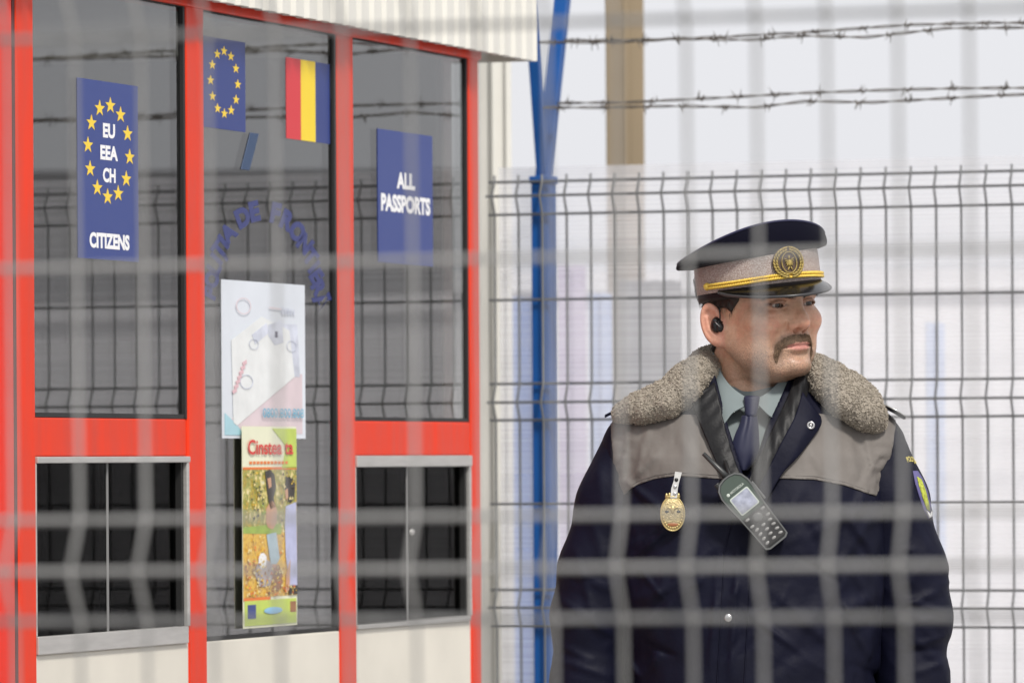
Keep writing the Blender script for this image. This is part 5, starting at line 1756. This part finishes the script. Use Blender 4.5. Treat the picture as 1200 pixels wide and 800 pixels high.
mb.add([(v[0] * 0.85 + 0.003, -0.0122, v[1] + 0.0345) for v in vs], fs)
mb.ball((-0.0135, -0.0119, 0.0362), (0.0026, 0.0006, 0.0026), 14)
mb.build("lettering", M['r_frame'], radio)
mb = MB(); mb.ball((0, -0.0118, -0.0165), (0.0078, 0.0022, 0.0072), 20); mb.build("control_pad", M['r_edge'], radio, smooth=True)
for (x, z, a) in ((-0.0145, -0.0105, 0.5), (0.0145, -0.0105, -0.5), (-0.0150, -0.0225, -0.4), (0.0150, -0.0225, 0.4)):
    mb = MB(); mb.ball((x, -0.0118, z), (0.0040, 0.0014, 0.0022), 12); mb.build("key", M['r_key'], radio, smooth=True)
kb = MB(); kb.ball((0, 0, 0), (0.0038, 0.0014, 0.0022), 12)
k0 = None
for r_ in range(4):
    for c_ in range(3):
        if k0 is None:
            k0 = kb.build("key", M['r_key'], radio, smooth=True); o = k0
        else:
            o = k0.copy(); COL.objects.link(o); o.parent = radio
        o.location = ((c_ - 1) * 0.0125, -0.0118, -0.0305 - 0.0083 * r_)
        o.rotation_euler = (0, R(12) * (c_ - 1), 0)
mb = MB(); mb.tube([(0.0020, 0.002, 0.056), (0.0015, 0.002, 0.068), (-0.0030, 0.002, 0.108)], [0.0058, 0.0045, 0.0032], 12); mb.build("antenna", M['r_body'], radio, smooth=True)
mb = MB(); mb.tube([(-0.0165, 0.003, 0.046), (-0.0165, 0.003, 0.060)], 0.0046, 12); mb.build("knob", M['r_body'], radio, bevel=0.0008)
mb = MB(); mb.box(0.0245, 0.0285, -0.004, 0.008, -0.002, 0.030); mb.build("side_button", M['r_edge'], radio, bevel=0.0012)
mb = MB()
ri = radio.rotation_euler.to_matrix().inverted()
pts = [OP(846, 540, 0.012), OP(851, 556, 0.024), OP(858, 570, 0.026)]
mb.tube([ri @ (p - rc) for p in pts], 0.0030, 8)
mb.build("cord", mat("black cord", (0.012, 0.012, 0.012), 0.5), radio, smooth=True)

# breast badge on its fob
gb = Vector((OX(785), min(front_y(785, 600), front_y(790, 565), front_y(785, 615)) - 0.006, OZ(600)))
bd = empty("breast_badge", (po_.x + gb.x, po_.y + gb.y, gb.z), label="oval gold metal badge hanging from a white fob on the officer's chest", cat="badge")
def BL(px, py, y=0.0): return Vector((OX(px) - gb.x, y, OZ(py) - gb.z))
mb = MB(); mb.ball((0, 0, 0), (0.0185, 0.0042, 0.0262), 28); mb.build("plate", mat("brass plate", (0.52, 0.42, 0.22), 0.42, metal=0.6, var=0.3, vscale=300, bump=0.8, bscale=420, bdist=0.002), bd, smooth=True)
mb = MB()
mb.tube([(0.0178 * math.cos(2 * math.pi * k / 40), -0.0012, 0.0255 * math.sin(2 * math.pi * k / 40)) for k in range(41)], 0.0013, 6, caps=False)
for k in range(13):
    a = math.pi * (0.08 + 0.84 * k / 12)
    mb.ball((0.0150 * math.cos(a), -0.0030, -0.0215 * math.sin(a)), (0.0015, 0.0012, 0.0020), 6)
for k in range(5):
    mb.ball(((k - 2) * 0.0045, -0.001, 0.0290 - 0.0008 * abs(k - 2)), (0.0020, 0.0016, 0.0034), 8)
mb.tube([(-0.011, -0.001, 0.0245), (0, -0.0015, 0.0258), (0.011, -0.001, 0.0245)], 0.0020, 8)
mb.ball((0, -0.0042, 0.006), (0.0034, 0.0018, 0.0060), 10)
for s in (-1, 1):
    mb.tube([(0.002 * s, -0.0042, 0.006), (0.007 * s, -0.0040, 0.0105), (0.0090 * s, -0.0036, 0.0050)], [0.0016, 0.0013, 0.0006], 6)
mb.build("relief", mat("bright brass", (0.62, 0.49, 0.22), 0.38, metal=0.65), bd, smooth=True)
mb = MB()
for s in (-1, 1): mb.ball((0.0085 * s, -0.0035, 0.0030), (0.0034, 0.0012, 0.0022), 10)
mb.build("enamel", mat("dark enamel", (0.02, 0.022, 0.02), 0.2), bd, smooth=True)
mb = MB(); mb.ball((0, -0.0034, -0.0165), (0.0085, 0.0010, 0.0028), 12); mb.build("ribbon", mat("red enamel", (0.30, 0.11, 0.04), 0.4), bd, smooth=True)
fob = MB()
pl = [BL(785, 580), BL(788, 580), BL(794, 553), BL(787, 552)]
w_ = [(BL(782.5, 582), BL(790, 582)), (BL(783.5, 571), BL(791, 571)), (BL(786.5, 562), BL(793, 562)), (BL(788, 551.5), BL(796, 552.5))]
vs = []
for a, b in w_: vs += [Vector((a.x, -0.0032, a.z)), Vector((b.x, -0.0032, b.z)), Vector((b.x, -0.0012, b.z)), Vector((a.x, -0.0012, a.z))]
fs = [(0, 1, 2, 3), (15, 14, 13, 12)]
for i in range(3):
    for k in range(4): fs.append((4 * i + k, 4 * i + 4 + k, 4 * i + 4 + (k + 1) % 4, 4 * i + (k + 1) % 4))
fob.add(vs, fs)
fo_ = fob.build("fob", mat("white grey leather fob", (0.55, 0.55, 0.54), 0.5, var=0.1, vscale=200), bd, weld=True)
for (px, py, m) in ((787.5, 577, M['steel']), (788, 569, M['steel']), (789.5, 561, M['boot'])):
    mb = MB(); q = BL(px, py); mb.ball((q.x, -0.0036, q.z), (0.0030, 0.0012, 0.0030), 10); mb.build("rivet", m, fo_, smooth=True)
